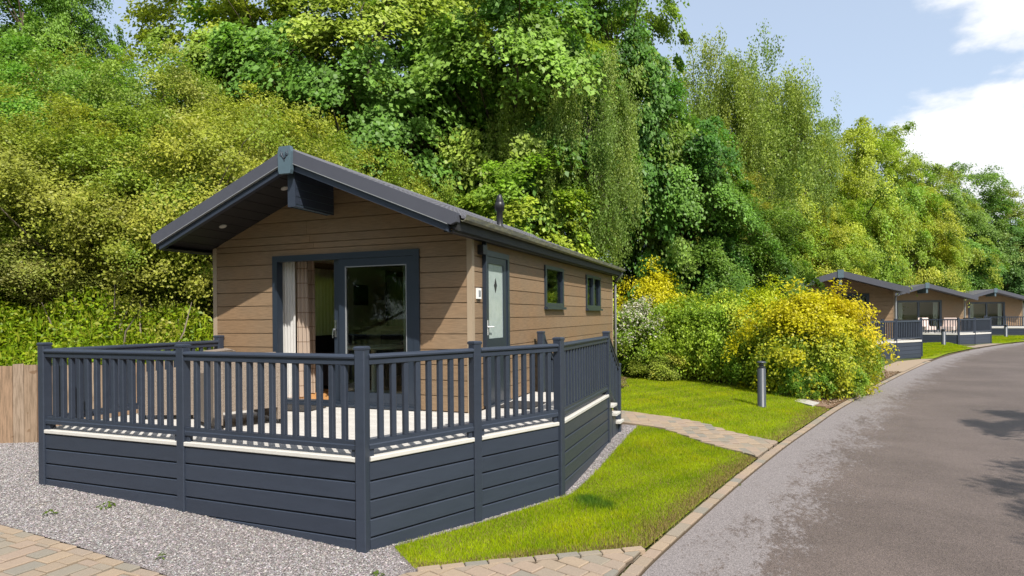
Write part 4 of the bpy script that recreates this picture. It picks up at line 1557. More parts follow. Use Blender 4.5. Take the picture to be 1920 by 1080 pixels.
def skirt(p0, p1, par, w0=.052, w1=.052, rows=(-.043, -.20, -.367, -.534, -.70, -.90)):
    d = np.array(p1) - np.array(p0)
    L_ = np.linalg.norm(d)
    d /= L_
    a, b = np.array(p0) + d * w0, np.array(p1) - d * w1
    n_ = np.array((d[1], -d[0]))
    ga, gb = gzf(*(a + n_ * .05)) - .02, gzf(*(b + n_ * .05)) - .02
    for k in range(len(rows) - 1):
        zt_, zb_ = rows[k] - .017, rows[k + 1]
        if k == 0:
            zt_ = rows[0]
        zba, zbb = max(zb_, ga), max(zb_, gb)
        last = zb_ < max(ga, gb)
        if zt_ <= min(zba, zbb) + .02:
            if zt_ <= max(zba, zbb) + 0.0 and zt_ <= min(zba, zbb):
                continue
        zta, ztb = max(zt_, zba + .004), max(zt_, zbb + .004)
        off0, off1 = .004, .032
        P4 = lambda q_, z0_, z1_: [(q_[0] + n_[0] * off0, q_[1] + n_[1] * off0, z0_), (q_[0] + n_[0] * off1, q_[1] + n_[1] * off1, z0_ + .002), (q_[0] + n_[0] * off1, q_[1] + n_[1] * off1, z1_ - .006), (q_[0] + n_[0] * (off1 - .006), q_[1] + n_[1] * (off1 - .006), z1_), (q_[0] + n_[0] * off0, q_[1] + n_[1] * off0, z1_)]
        MB().loft(P4(a, zba, zta), P4(b, zbb, ztb)).build('skirt_board', 'anthracite', par)
    A, B = (a[0], a[1], 0), (b[0], b[1], 0)
    MB().loft([(a[0] - n_[0] * .03, a[1] - n_[1] * .03, ga), (a[0] + n_[0] * .003, a[1] + n_[1] * .003, ga), (a[0] + n_[0] * .003, a[1] + n_[1] * .003, -.04), (a[0] - n_[0] * .03, a[1] - n_[1] * .03, -.04)],
              [(b[0] - n_[0] * .03, b[1] - n_[1] * .03, gb), (b[0] + n_[0] * .003, b[1] + n_[1] * .003, gb), (b[0] + n_[0] * .003, b[1] + n_[1] * .003, -.04), (b[0] - n_[0] * .03, b[1] - n_[1] * .03, -.04)]).build('skirt_backing', 'black', par)


angs = []
for i, (x, y) in enumerate(EDGE):
    dn = np.array(EDGE[min(i + 1, 5)]) - np.array(EDGE[max(i - 1, 0)])
    angs.append(math.atan2(dn[1], dn[0]))
angs[0] = 0
angs[1] = 0
angs[2] = math.radians(4)
angs[3] = math.radians(65)
angs[4] = math.radians(80)
angs[5] = math.radians(90)
NB = [14, 14, 8, 8, 17]
for i, (x, y) in enumerate(EDGE):
    post(x, y, gzf(x, y - .03) - .03, angs[i], DECK)
for i in range(5):
    rail(EDGE[i], EDGE[i + 1], DECK, NB[i])
    skirt(EDGE[i], EDGE[i + 1], DECK)
    d = np.array(EDGE[i + 1]) - np.array(EDGE[i])
    d /= np.linalg.norm(d)
    ctrim(np.array(EDGE[i]) + d * .052, np.array(EDGE[i + 1]) - d * .052)
# left return to the house
post(-4.13, -0.09, gzf(-4.3, -0.1) - .03, 0, DECK)
rail((-4.13, -0.09), EDGE[0], DECK, 16)
skirt((-4.13, -0.09), EDGE[0], DECK)
ctrim((-4.13, -.145), (-4.13, -2.505))
# steps down at the far end, with raked rails
for k in range(3):
    y0 = 2.36 + k * 0.27
    zt_ = -0.17 * (k + 1)
    gb = gzf(0.7, y0 + .15) - .02
    TD = MB().box(0.13, 1.31, y0 + .005, y0 + .305, zt_ - .036, zt_).build('tread', 'deck_trim', DECK)
    MB().box(0.16, 1.225, y0 + .012, y0 + .03, zt_, zt_ + .13).build('riser', 'anthracite', TD)
    MB().box(1.19, 1.235, y0 + .03, y0 + .27, gb, zt_ - .037).build('stringer', 'anthracite', TD)
    MB().box(0.16, 0.20, y0 + .03, y0 + .27, gb, zt_ - .037).build('stringer', 'anthracite', TD)
for xx in (1.215, 0.145):
    post(xx, 3.17, gzf(xx, 3.2) - .03, math.pi / 2, DECK, 0.985 - 0.56)
    rail((xx, 2.36), (xx, 3.17), DECK, 5, .05, .05, -.02, -0.50)
post(0.145, 2.34, -.4, math.pi / 2, DECK)
sc_ = MB()
cur = [(0.0, 0.0), (0.05, -.02), (0.10, -.06), (0.14, -.12), (0.17, -.2)]
sc_.loft([(0.12, 2.395 + a, .97 + b) for a, b in cur] + [(0.12, 2.395, .75)], [(0.17, 2.395 + a, .97 + b) for a, b in cur] + [(0.17, 2.395, .75)])
sc_.build('swan_neck', 'anthracite', DECK)

# mats and rattan chairs
o = MB().box(-2.75, -2.1, -0.62, -0.2, 0.008, 0.022).build('door_mat', 'mat')
tag(o, 'dark door mat on the deck in front of the patio door', 'door mat')
o = MB().box(0.13, 0.62, 0.5, 1.12, 0.008, 0.022).build('door_mat', 'mat')
tag(o, 'dark door mat on the deck outside the side door', 'door mat')


def armchair(loc, rz, label):
    A_ = empty('rattan_armchair', label, 'armchair', loc, rz, 'rattan armchairs on the near deck')
    for sg in (-1, 1):
        pr = [(-.40, .06), (.42, .06), (.44, .80), (.30, .82), (.22, .64), (-.38, .58)]
        x0, x1 = (sg * .40, sg * .30)
        MB().loft([(x0, a, b) for a, b in pr], [(x1, a, b) for a, b in pr]).build('side_panel', 'rattan', A_)
    MB().box(-.298, .298, -.38, .30, .22, .38).build('seat', 'rattan', A_)
    MB().loft([(-.298, .30, .2), (.298, .30, .2), (.298, .42, .2), (-.298, .42, .2)], [(-.298, .36, .84), (.298, .36, .84), (.298, .45, .82), (-.298, .45, .82)]).build('backrest', 'rattan', A_)
    MB().box(-.28, .28, -.37, .28, .382, .47).build('cushion', 'cushion', A_)
    for (x, y) in ((-.36, -.36), (.36, -.36), (-.36, .38), (.36, .38)):
        MB().cpost(x, y, .05, 0, .062).build('foot', 'black', A_)
    return A_


armchair((-2.33, -1.52, 0.0), math.radians(-118), 'woven rattan armchair on the deck nearest the patio door')
armchair((-3.45, -1.25, 0.0), math.radians(-70), 'woven rattan armchair on the deck nearest the board fence')

# ------------------------------------------------------------------ far lodges (same kind, wider)
def far_lodge(loc, rz, Wd, Ld, label):
    Rt = empty('lodge', label, 'lodge', loc, rz, 'brown lodges along the road beyond the hedge')
    h = Wd / 2
    sl = 0.30
    ov = 1.35
    un = lambda d: 2.30 + sl * (h - d)
    # front wall as lapped siding strips around the door (too small to pick apart)
    dh = 1.52
    m = MB()
    rows = 11
    for k in range(rows):
        za, zb = 0.2 * k, 0.2 * (k + 1)
        for (a, b) in ((-h, -dh), (dh, h)):
            m.loft([(a, 0, za), (b, 0, za), (b, -.02, za), (a, -.02, za)], [(a, 0, zb - .012), (b, 0, zb - .012), (b, -.016, zb - .012), (a, -.016, zb - .012)])
    m.box(-h, -dh, 0.0, 0.1, -.7, 2.2)
    m.box(dh, h, 0.0, 0.1, -.7, 2.2)
    za = 2.2
    while za < un(0) - .05:
        zb = min(za + .2, un(0) - .02)
        xa, xb = min(h, (un(0) - za) / sl), (un(0) - zb) / sl
        xb = min(xb, h)
        m.loft([(-xa, 0, za), (xa, 0, za), (xa, -.02, za), (-xa, -.02, za)], [(-xb, 0, zb - .012), (xb, 0, zb - .012), (xb, -.016, zb - .012), (-xb, -.016, zb - .012)])
        za = zb
    m.loft([(-h, 0.002, 2.2), (h, 0.002, 2.2), (h, 0.002, un(h)), (0, 0.002, un(0)), (-h, 0.002, un(h))], [(-h, 0.1, 2.2), (h, 0.1, 2.2), (h, 0.1, un(h)), (0, 0.1, un(0)), (-h, 0.1, un(h))])
    m.build('front_wall', 'siding', Rt)
    m = MB()
    m.box(-h, -h + .1, 0.1, Ld, -.7, un(h))
    m.box(h - .1, h, 0.1, Ld, -.7, un(h))
    m.box(-h + .1, h - .1, Ld - .1, Ld, -.7, un(h))
    m.build('side_wall', 'siding', Rt)
    MB().box(-h + .1, h - .1, .1, Ld - .1, -.1, .04).build('floor', 'wood_floor', Rt)
    MB().box(-h + .1, h - .1, 3.2, 3.3, .04, 2.25).build('partition', 'cream', Rt)
    MB().box(-h + .1, h - .1, .1, Ld - .1, 2.25, 2.29).build('ceiling', 'cream', Rt)
    for x in (-h, h):
        MB().box(x - .04, x + .04, -.035, .02, -.02, un(h) - .02).build('corner_trim', 'trim_tan', Rt)
    # roof
    for sg in (-1, 1):
        e = h + 0.25
        A = [(0, -ov, un(0) + .02), (sg * e, -ov, un(e) + .02), (sg * e, -ov, un(e) + .16), (0, -ov, un(0) + .16)]
        R_ = MB().loft(A, [(x, Ld + .2, z) for x, y, z in A]).build('roof', 'roof', Rt)
        A = [(0, -ov - .04, un(0) - .10), (sg * e, -ov - .04, un(e) - .10), (sg * e, -ov - .04, un(e) + .19), (0, -ov - .04, un(0) + .19)]
        MB().loft(A, [(x, -ov - .001, z) for x, y, z in A]).build('bargeboard', 'barge', R_)
        MB().tube([(sg * (e + .03), -ov + .1, un(e) + .05), (sg * (e + .03), Ld, un(e) + .05)], .06, 6).build('gutter', 'gutter', Rt)
    MB().box(-.13, .13, -ov - .07, -ov - .042, un(0) - .16, un(0) + .22).build('apex_plaque', 'plaque', Rt)
    MB().box(-.06, .06, -ov, -.02, un(0) - .5, un(0) - .02).build('apex_beam', 'plaque', Rt)
    # patio door
    f = MB()
    f.box(-dh, -dh + .14, -.05, .06, 0, 2.2)
    f.box(dh - .14, dh, -.05, .06, 0, 2.2)
    f.box(-dh + .14, dh - .14, -.05, .06, 2.06, 2.2)
    f.box(-dh + .14, dh - .14, -.05, .06, 0, .1)
    f.box(-.07, .07, -.04, .05, .1, 2.06)
    F_ = f.build('patio_door', 'anthracite_gloss', Rt)
    MB().box(-dh + .14, -.07, -.006, .002, .1, 2.06).build('pane', 'glass', F_)
    MB().box(.07, dh - .14, -.006, .002, .1, 2.06).build('pane', 'glass', F_)
    for (a, b) in ((-dh + .18, -dh + .52), (dh - .5, dh - .18)):
        c_ = MB()
        n_ = 24
        for i in range(n_):
            u0, u1 = a + (b - a) * i / n_, a + (b - a) * (i + 1) / n_
            y0, y1 = .14 + .025 * math.sin(i * 1.3), .14 + .025 * math.sin((i + 1) * 1.3)
            c_.add([(u0, y0, .06), (u1, y1, .06), (u1, y1, 2.1), (u0, y0, 2.1)], [(0, 1, 2, 3)])
        c_.build('curtain', 'sheer', Rt)
    MB().tube([(h + .26, -.2, un(h) - .02), (h + .05, -.06, un(h) - .28), (h + .05, -.06, -.7)], .04, 8).build('downpipe', 'downpipe', Rt)
    return Rt


def far_deck(pts, lv, label, gnd=-0.86, back=None):
    """pts: plan polyline of the rail seen from the road; lv: deck level"""
    Rt = empty('deck', label, 'deck', (pts[0][0], pts[0][1], lv), 0, 'railed decks of the far lodges')
    o0 = np.array(pts[0])
    P_ = [np.array(p) - o0 for p in pts]
    poly = [tuple(p) for p in P_] + [tuple(np.array(b) - o0) for b in back]
    MB().prism(poly, -.10, -.01).build('deck_floor', 'decking', Rt)
    for a, b in zip(P_[:-1], P_[1:]):
        d = (b - a) / np.linalg.norm(b - a)
        L_ = np.linalg.norm(b - a)
        A, B = (a[0], a[1], 0), (b[0], b[1], 0)
        MB().along(A, B, [(-.05, -.07), (.05, -.07), (.05, .015), (-.05, .015)]).build('edge_trim', 'deck_trim', Rt)
        z = -.085
        while z > gnd - lv:
            z2 = max(z - .165, gnd - lv)
            MB().along(A, B, [(0, z2), (.025, z2), (.025, z), (0, z)]).build('skirt_board', 'anthracite', Rt)
            z = z2 - .012
        MB().along(A, B, [(-.03, gnd - lv), (-.002, gnd - lv), (-.002, -.08), (-.03, -.08)]).build('skirt_backing', 'black', Rt)
        MB().along(A, B, [(-.04, .83), (.04, .83), (.04, .91), (-.04, .91)]).build('top_rail', 'anthracite', Rt)
        MB().along(A, B, [(-.03, .085), (.03, .085), (.03, .145), (-.03, .145)]).build('bottom_rail', 'anthracite', Rt)
        n_ = int(L_ / .135)
        bm_ = MB()
        for i in range(1, n_):
            q_ = a + (b - a) * i / n_
            bm_.cpost(q_[0], q_[1], .046, .146, .83, math.atan2(d[1], d[0]), .004)
        tag(bm_.build('balusters', 'anthracite', Rt), kind='stuff')
    for p in P_:
        MB().cpost(p[0], p[1], .11, gnd - lv, .99).build('post', 'anthracite', Rt)
    return Rt


def rot_pt(c, rz, x, y):
    return (c[0] + x * math.cos(rz) - y * math.sin(rz), c[1] + x * math.sin(rz) + y * math.cos(rz))


L2 = (7.06, 27.15, -0.05)
L3 = (14.45, 45.5, -0.14)
L4 = (23.1, 61.4, -0.14)
R2, R3, R4 = math.radians(5), math.radians(11), math.radians(13)
far_lodge(L2, R2, 5.2, 9.0, 'brown lodge half hidden behind the golden hedge')
far_lodge(L3, R3, 5.9, 8.0, 'brown lodge in the middle of the three beyond the hedge')
far_lodge(L4, R4, 5.9, 8.0, 'farthest brown lodge at the right edge of the row')
far_deck([(7.4, 22.6), (8.54, 23.74), (9.15, 24.4), (10.45, 26.03), rot_pt(L2, R2, 3.0, 1.5)], L2[2], 'blue grey railed deck projecting beside the golden hedge', -0.86, [rot_pt(L2, R2, 2.5, -.05), rot_pt(L2, R2, -2.5, -.05), (4.6, 24.4)])
far_deck([(13.21, 38.96), (15.08, 38.49), (16.23, 39.69), (17.61, 41.57), rot_pt(L3, R3, 3.0, 0.3)], L3[2], 'railed deck in front of the middle far lodge', -0.86, [rot_pt(L3, R3, 2.9, -.05), rot_pt(L3, R3, -2.9, -.05)])
far_deck([(21.6, 56.6), (22.95, 56.32), (25.5, 56.1), (27.5, 59)], L4[2], 'railed deck in front of the farthest lodge', -0.86, [rot_pt(L4, R4, 2.9, -.05), rot_pt(L4, R4, -2.9, -.05)])
# pale seats on the middle far deck
for (x, y, rz, lb) in ((13.9, 40.6, 0.4, 'pale cushioned patio seat at the left of the middle far deck'), (15.0, 40.3, -0.5, 'pale cushioned patio seat at the centre of the middle far deck')):
    C_ = empty('patio_seat', lb, 'patio seat', (x, y, L3[2]), rz, 'pale patio seats on the middle far deck')
    MB().box(-.35, .35, -.35, .35, .20, .42).build('seat', 'cushion', C_)
    MB().loft([(-.35, .25, .42), (.35, .25, .42), (.35, .40, .42), (-.35, .40, .42)], [(-.33, .36, .98), (.33, .36, .98), (.33, .46, .96), (-.33, .46, .96)]).build('backrest', 'cushion', C_)
    for (a, b) in ((-.3, -.3), (.3, -.3), (-.3, .3), (.3, .3)):
        MB().cpost(a, b, .05, 0, .2).build('leg', 'black', C_)

# ------------------------------------------------------------------ vegetation
random.seed(5)
RNG = np.random.default_rng(23)


def unit(v):
    return v / np.maximum(1e-9, np.linalg.norm(v, axis=-1, keepdims=True))


def rand_dir(n):
    return unit(RNG.normal(size=(n, 3)))


def leaf_quads(c, nrm, size, aspect, droop=None):
    """bent diamond leaves; c,nrm (N,3), size (N,)"""
    n = len(c)
    t_ = rand_dir(n) if droop is None else unit(droop + rand_dir(n) * 0.45)
    b = unit(np.cross(nrm, t_))
    t_ = np.cross(b, nrm)
    L_ = size[:, None]
    w_ = L_ * aspect
    fold = nrm * (L_ * RNG.uniform(0.02, 0.16, (n, 1)))
    v = np.zeros((n, 4, 3))
    v[:, 0] = c - t_ * L_ * 0.5
    v[:, 1] = c + b * w_ * 0.5 + fold - t_ * L_ * 0.06
    v[:, 2] = c + t_ * L_ * 0.5 - nrm * L_ * 0.08
    v[:, 3] = c - b * w_ * 0.5 + fold - t_ * L_ * 0.06
    return v


def crown_broad(zc, ax, n_clump, per, rc, leaf, aspect, cols, inner=0.5, flat=0.45, nup=0.75, nrand=0.7, lobes=7, lob=0.25, low=-0.75, tip=None, boughs=30, brad=0.34):
    # boughs first, then leaf clumps in a flattened dome round the end of each bough
    bd = rand_dir(boughs * 14)
    keep = []
    for q_ in bd:
        if q_[2] > low and all(np.dot(q_, k_) < math.cos(1.55 / math.sqrt(boughs)) for k_ in keep):
            keep.append(q_)
    bd = np.array(keep[:boughs])
    nb_ = len(bd)
    ld = rand_dir(lobes)
    lobe = np.max(np.clip(bd @ ld.T, 0, 1)**3, axis=1)
    br = (1 - lob + 2 * lob * lobe) * RNG.uniform(1 - inner, 1.0, nb_)**0.7 * 0.86
    bi = np.concatenate([np.arange(nb_), RNG.integers(0, nb_, max(0, n_clump - nb_))])
    m = len(bi)
    o_ = RNG.normal(size=(m, 3)) * np.array((1, 1, 0.55))[None] * brad * 0.6
    o_[:, 2] -= 0.5 * (o_[:, 0]**2 + o_[:, 1]**2) / brad
    u_ = bd[bi] * br[bi][:, None] + o_
    deep = RNG.uniform(0, 1, m) < 0.14                     # a few shaded clumps inside the crown
    u_[deep] *= RNG.uniform(0.25, 0.8, (int(deep.sum()), 1))
    rad = np.linalg.norm(u_, axis=1)
    d = unit(u_)
    cc = u_ * np.array(ax)[None]
    cc[:, 2] += zc
    cr = rc * RNG.uniform(0.6, 1.35, m)
    cn = unit(np.array((0, 0, 1.0))[None] * nup + d * 0.75)
    k = np.repeat(np.arange(m), per)
    N = len(k)
    # offsets in a flattened clump
    off = RNG.normal(size=(N, 3)) * 0.55
    nn = cn[k]
    off -= nn * np.sum(off * nn, axis=1, keepdims=True) * (1 - flat)
    out_ = np.linalg.norm(off, axis=1, keepdims=True)
    pos = cc[k] + off * cr[k][:, None]
    pos[:, 2] -= 0.22 * (out_[:, 0]**2) * cr[k]           # clumps sag at their rims
    nrm = unit(nn + RNG.normal(size=(N, 3)) * nrand * 0.6)
    sz = leaf * RNG.uniform(0.6, 1.3, N)
    v = leaf_quads(pos, nrm, sz, aspect)
    c0 = np.array(cols)
    pick = RNG.integers(0, len(c0), nb_)[bi]
    colr = c0[pick][k] * (RNG.uniform(0.8, 1.2, (m, 1)))[k] * RNG.uniform(0.75, 1.25, (N, 1))
    if tip is not None:                                    # young growth carried on the upper outer shoots
        f = np.clip((rad[k] * (0.45 + 0.75 * np.clip(d[k][:, 2] + 0.25, 0, 1)) - 0.36) * 2.5 + RNG.normal(0, 0.2, m)[k] + RNG.normal(0, 0.15, N), 0, 1)[:, None]
        colr = colr * (1 - f) + np.array(tip)[None] * RNG.uniform(0.75, 1.2, (N, 1)) * f
    return v, colr, cc, cr


def crown_birch(zc, ax, n_str, per, length, leaf, cols):
    d = rand_dir(n_str)
    d[:, 2] = d[:, 2] * 0.75 + 0.22
    rad = RNG.uniform(0.25, 1, n_str)**0.6
    bq = rand_dir(42)
    bq[:, 2] = bq[:, 2] * 0.75 + 0.2
    bq *= (RNG.uniform(0.3, 1, 42)**0.5)[:, None] * np.array(ax)[None]
    bi = RNG.integers(0, 42, n_str)
    st = bq[bi] + RNG.normal(size=(n_str, 3)) * np.array((0.36, 0.36, 0.3))[None]
    d = unit(st)
    st[:, 2] += zc
    L_ = length * RNG.uniform(0.45, 1.3, n_str)
    k = np.repeat(np.arange(n_str), per)
    u = RNG.uniform(0, 1, len(k))
    outv = unit(d * np.array((1, 1, 0))[None])
    pos = st[k] + outv[k] * (0.25 * np.sin(u * 1.6) * L_[k] * 0.5)[:, None]
    pos[:, 2] -= u**1.25 * L_[k]
    sw = 0.05 + 0.07 * (1 - u)
    pos += RNG.normal(size=pos.shape) * sw[:, None] * np.array((1, 1, 0.6))[None]
    nrm = unit(RNG.normal(size=pos.shape) + np.array((0, 0, 0.5))[None])
    v = leaf_quads(pos, nrm, leaf * RNG.uniform(0.6, 1.3, len(k)), 0.7, np.array((0, 0, -1.0))[None])
    c0 = np.array(cols)
    colr = c0[RNG.integers(0, len(c0), 42)[bi]][k] * RNG.uniform(0.8, 1.2, (n_str, 1))[k] * RNG.uniform(0.75, 1.25, (len(k), 1))
    return v, colr, st, np.full(n_str, 0.3)


def limbs(h0, hc, cc, r0, n_limb, bark, name='trunk', wander=0.25):
    """tapered trunk with limbs reaching to some of the clumps"""
    m = MB()
    topz = max(hc, float(np.percentile(cc[:, 2], 80)))
    sx, sy = RNG.uniform(-.3, .3), RNG.uniform(-.3, .3)
    T_ = [(0, 0, -0.5), (sx * .1, sy * .1, h0 * .5)]
    for f in (0.35, 0.6, 0.8, 1.0):
        T_.append((sx * f + RNG.uniform(-.1, .1), sy * f + RNG.uniform(-.1, .1), h0 * .5 + (topz - h0 * .5) * f))
    rr = [r0 * 1.25, r0, r0 * .8, r0 * .58, r0 * .38, r0 * .15]
    m.tube(T_, rr, 8)
    zs = np.array([p[2] for p in T_])
    ids = RNG.choice(len(cc), min(n_limb, len(cc)), replace=False)
    for i in ids:
        e = cc[i]
        zb = np.clip(e[2] - RNG.uniform(0.5, 1.2) * math.hypot(e[0], e[1]) * 0.8, h0 * 0.45, topz * 0.92)
        b = np.array([np.interp(zb, zs, [p[j] for p in T_]) for j in range(3)])
        rb = float(np.interp(zb, zs, rr)) * RNG.uniform(0.35, 0.6)
        mid = b * .5 + e * .5 + RNG.normal(size=3) * wander * 0.5
        mid[2] -= 0.05
        q1 = b * .75 + mid * .25 + RNG.normal(size=3) * wander * .2
        m.tube([tuple(b), tuple(q1), tuple(mid), tuple(mid * .4 + e * .6 + RNG.normal(size=3) * wander * .25), tuple(e)], [rb, rb * .85, rb * .6, rb * .38, rb * .14], 5, False)
    return m.mesh(name, True)


PROTO = {}


def proto(key, name, v, colr, cc, h0, hc, r0, nl, bark, H, R):
    cm = color_mesh('crown', v, 4, colr)
    cm.materials.append(M['leaf'])
    tm = limbs(h0, hc, cc, r0, nl, bark)
    tm.materials.append(M[bark])
    PROTO[key] = (name, cm, tm, H, R)


# colours: linear base tints of the leaves
OL = [(0.285, 0.347, 0.045), (0.332, 0.375, 0.05), (0.223, 0.318, 0.037), (0.304, 0.332, 0.053)]
SY = [(0.173, 0.309, 0.052), (0.24, 0.363, 0.061), (0.127, 0.246, 0.041), (0.315, 0.389, 0.065)]
DKG = [(0.083, 0.193, 0.029), (0.117, 0.234, 0.035), (0.069, 0.159, 0.024)]
YG = [(0.314, 0.397, 0.046), (0.377, 0.417, 0.047), (0.246, 0.357, 0.041)]
BI = [(0.238, 0.314, 0.057), (0.287, 0.355, 0.066), (0.192, 0.278, 0.051)]

for i in range(2):
    v, c_, cc, cr = crown_broad(2.9, (2.6, 2.6, 2.6), 380, 230, 0.34, 0.066, 0.62, OL, 0.35, 0.55, 0.55, 0.9, 9, 0.18, -0.85, None, 46, 0.26)
    proto('haw%d' % i, 'hawthorn_bush', v, c_, cc, 0.7, 2.8, 0.10, 46, 'twig', 5.4, 2.5)
for i in range(2):
    v, c_, cc, cr = crown_broad(6.0, (3.8, 3.8, 4.4), 350, 250, 0.46, 0.130, 0.82, SY, 0.4, 0.36, 0.85, 0.6, 9, 0.22, -0.8, None, 46, 0.24)
    proto('syc%d' % i, 'sycamore_tree', v, c_, cc, 2.2, 6.5, 0.24, 44, 'bark', 10.3, 3.7)
v, c_, cc, cr = crown_broad(4.4, (2.9, 2.9, 3.5), 280, 200, 0.40, 0.115, 0.82, YG, 0.4, 0.34, 0.9, 0.55, 8, 0.2, -0.85, None, 36, 0.26)
proto('map', 'maple_tree', v, c_, cc, 1.2, 4.6, 0.15, 36, 'bark', 7.8, 2.8)
v, c_, cc, cr = crown_broad(5.0, (3.3, 3.3, 4.3), 400, 215, 0.42, 0.102, 0.7, YG, 0.4, 0.5, 0.7, 0.8, 10, 0.2, -0.9, None, 48, 0.26)
proto('fm', 'field_maple', v, c_, cc, 1.2, 5.2, 0.18, 40, 'bark', 9.2, 3.2)
v, c_, cc, cr = crown_broad(5.0, (3.1, 3.1, 4.3), 340, 210, 0.44, 0.110, 0.7, DKG, 0.4, 0.45, 0.75, 0.8, 8, 0.22, -0.9, None, 44, 0.26)
proto('dk', 'broadleaf_tree', v, c_, cc, 1.2, 5.2, 0.2, 44, 'bark', 9.2, 3.0)
v, c_, cc, cr = crown_birch(6.6, (2.3, 2.3, 3.6), 820, 84, 1.25, 0.075, BI)
proto('bir', 'birch_tree', v, c_, cc, 2.0, 7.0, 0.15, 60, 'birch_bark', 10.2, 2.3)
# shrubs
GRN = [(0.217, 0.337, 0.036), (0.307, 0.397, 0.044), (0.157, 0.269, 0.03)]
v, c_, cc, cr = crown_broad(1.05, (1.15, 1.15, 1.15), 200, 150, 0.25, 0.070, 0.6, GRN, 0.35, 0.6, 0.5, 0.9, 8, 0.15, -0.9, None, 34, 0.28)
proto('shr', 'hedge_shrub', v, c_, cc, 0.3, 1.0, 0.05, 26, 'twig', 2.2, 1.15)
v, c_, cc, cr = crown_broad(1.35, (1.35, 1.35, 1.45), 270, 150, 0.27, 0.080, 0.62, GRN, 0.35, 0.6, 0.5, 0.9, 9, 0.15, -0.9, (0.52, 0.50, 0.018), 40, 0.27)
proto('gold', 'golden_shrub', v, c_, cc, 0.3, 1.2, 0.05, 26, 'twig', 2.8, 1.35)
v, c_, cc, cr = crown_broad(1.2, (0.95, 0.95, 1.35), 170, 120, 0.24, 0.075, 0.6, GRN, 0.35, 0.6, 0.5, 0.9, 7, 0.15, -0.9, None, 26, 0.3)
wh = (RNG.uniform(0, 1, len(c_)) < np.clip((v[:, 0, 2] - 0.8) * 0.45, 0, 0.6))[:, None]
c_ = np.where(wh, np.array((0.62, 0.58, 0.52))[None] * RNG.uniform(0.8, 1.15, (len(c_), 1)), c_)
proto('whi', 'flowering_shrub', v, c_, cc, 0.3, 1.2, 0.05, 22, 'twig', 2.5, 0.95)
# bare twiggy tree
tw = MB()
tips = [(0, 0, 0.0)]


def grow(p, d, L_, r, depth):
    e = p + d * L_
    tw.tube([tuple(p), tuple((p + e) / 2 + Vector((random.gauss(0, .04), random.gauss(0, .04), 0)) * L_), tuple(e)], [r, r * .8, r * .55], 5, False)
    if depth == 0:
        return
    for _ in range(3 if depth > 1 else 4):
        nd = (d + Vector((random.gauss(0, .38), random.gauss(0, .38), random.gauss(.12, .22)))).normalized()
        grow(p + d * L_ * random.uniform(.55, 1), nd, L_ * random.uniform(.55, .8), r * .5, depth - 1)


grow(Vector((0, 0, -.3)), Vector((0, 0, 1)), 3.4, .12, 5)
TWIG = tw.mesh('trunk', True)
TWIG.materials.append(M['twig'])

COUNT = {}


def plant(key, x, y, ztop, rad, label, cat, tint=(1, 1, 1), group=None, sink=0.0, rz=None):
    name, cm, tm, H, R = PROTO[key]
    zb = gzf(x, y) - sink
    h = ztop - zb
    o = empty(name, label, cat, (x, y, zb), random.uniform(0, 6.28) if rz is None else rz, group)
    o.scale = (rad / R, rad / R, h / H)
    a = link_mesh('trunk', tm, None, o)
    b = link_mesh('crown', cm, None, o)
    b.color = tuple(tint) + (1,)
    return o


BK = 'trees and bushes on the bank behind the near lodge'
FK = 'trees on the bank behind the far lodges'
HK = 'shrubs of the roadside hedge'
# hawthorns on the left bank
for key, x, y, zt_, rd, lb, tint in [
    ('haw0', -10.27, 0.89, 5.5, 2.3, 'olive hawthorn at the left edge above the board fence', (1, 1, 1)),
    ('haw1', -8.78, 1.9, 5.8, 2.4, 'olive hawthorn above the leftmost deck post', (1.05, 1, 1)),
    ('haw0', -7.5, 2.9, 6.1, 2.4, 'olive hawthorn left of the near lodge gable', (1.08, 1, 1)),
    ('haw1', -6.75, 4.6, 6.2, 2.3, 'olive hawthorn straight behind the lodge apex plaque', (1.05, 1.0, 1)),
    ('haw0', -6.4, 6.8, 6.3, 2.3, 'olive hawthorn just right of the lodge apex', (1.0, 0.98, 1)),
    ('haw1', -12.67, 3.18, 8.3, 2.5, 'taller olive hawthorn behind the one at the left edge', (0.7, 1, 1)),
    ('haw0', -11.2, 4.6, 8.6, 2.5, 'tall olive hawthorn below the gap of sky at the upper left', (0.98, 0.97, 1.2)),
    ('haw1', -9.0, 6.0, 7.3, 2.5, 'olive hawthorn under the big sycamore at the upper left', (1.05, 1, 1)),
    ('haw0', -9.6, 0.7, 3.6, 1.6, 'low brownish hawthorn with bare stems above the fence', (0.85, 0.78, 1.2)),
    ('haw1', -7.9, 2.3, 4.0, 1.5, 'low yellow green hawthorn beside the left eaves', (1.02, 1.05, 1)),
    ('haw0', -7.3, 4.3, 4.0, 1.4, 'low green hawthorn against the left wall of the near lodge', (0.85, 1.0, 1)),
    ('haw1', -5.9, 9.0, 5.6, 1.9, 'olive hawthorn behind the middle of the lodge roof', (0.9, 1.0, 1)),
]:
    plant(key, x, y, zt_, rd, lb, 'bush', tint, BK, 0.2)
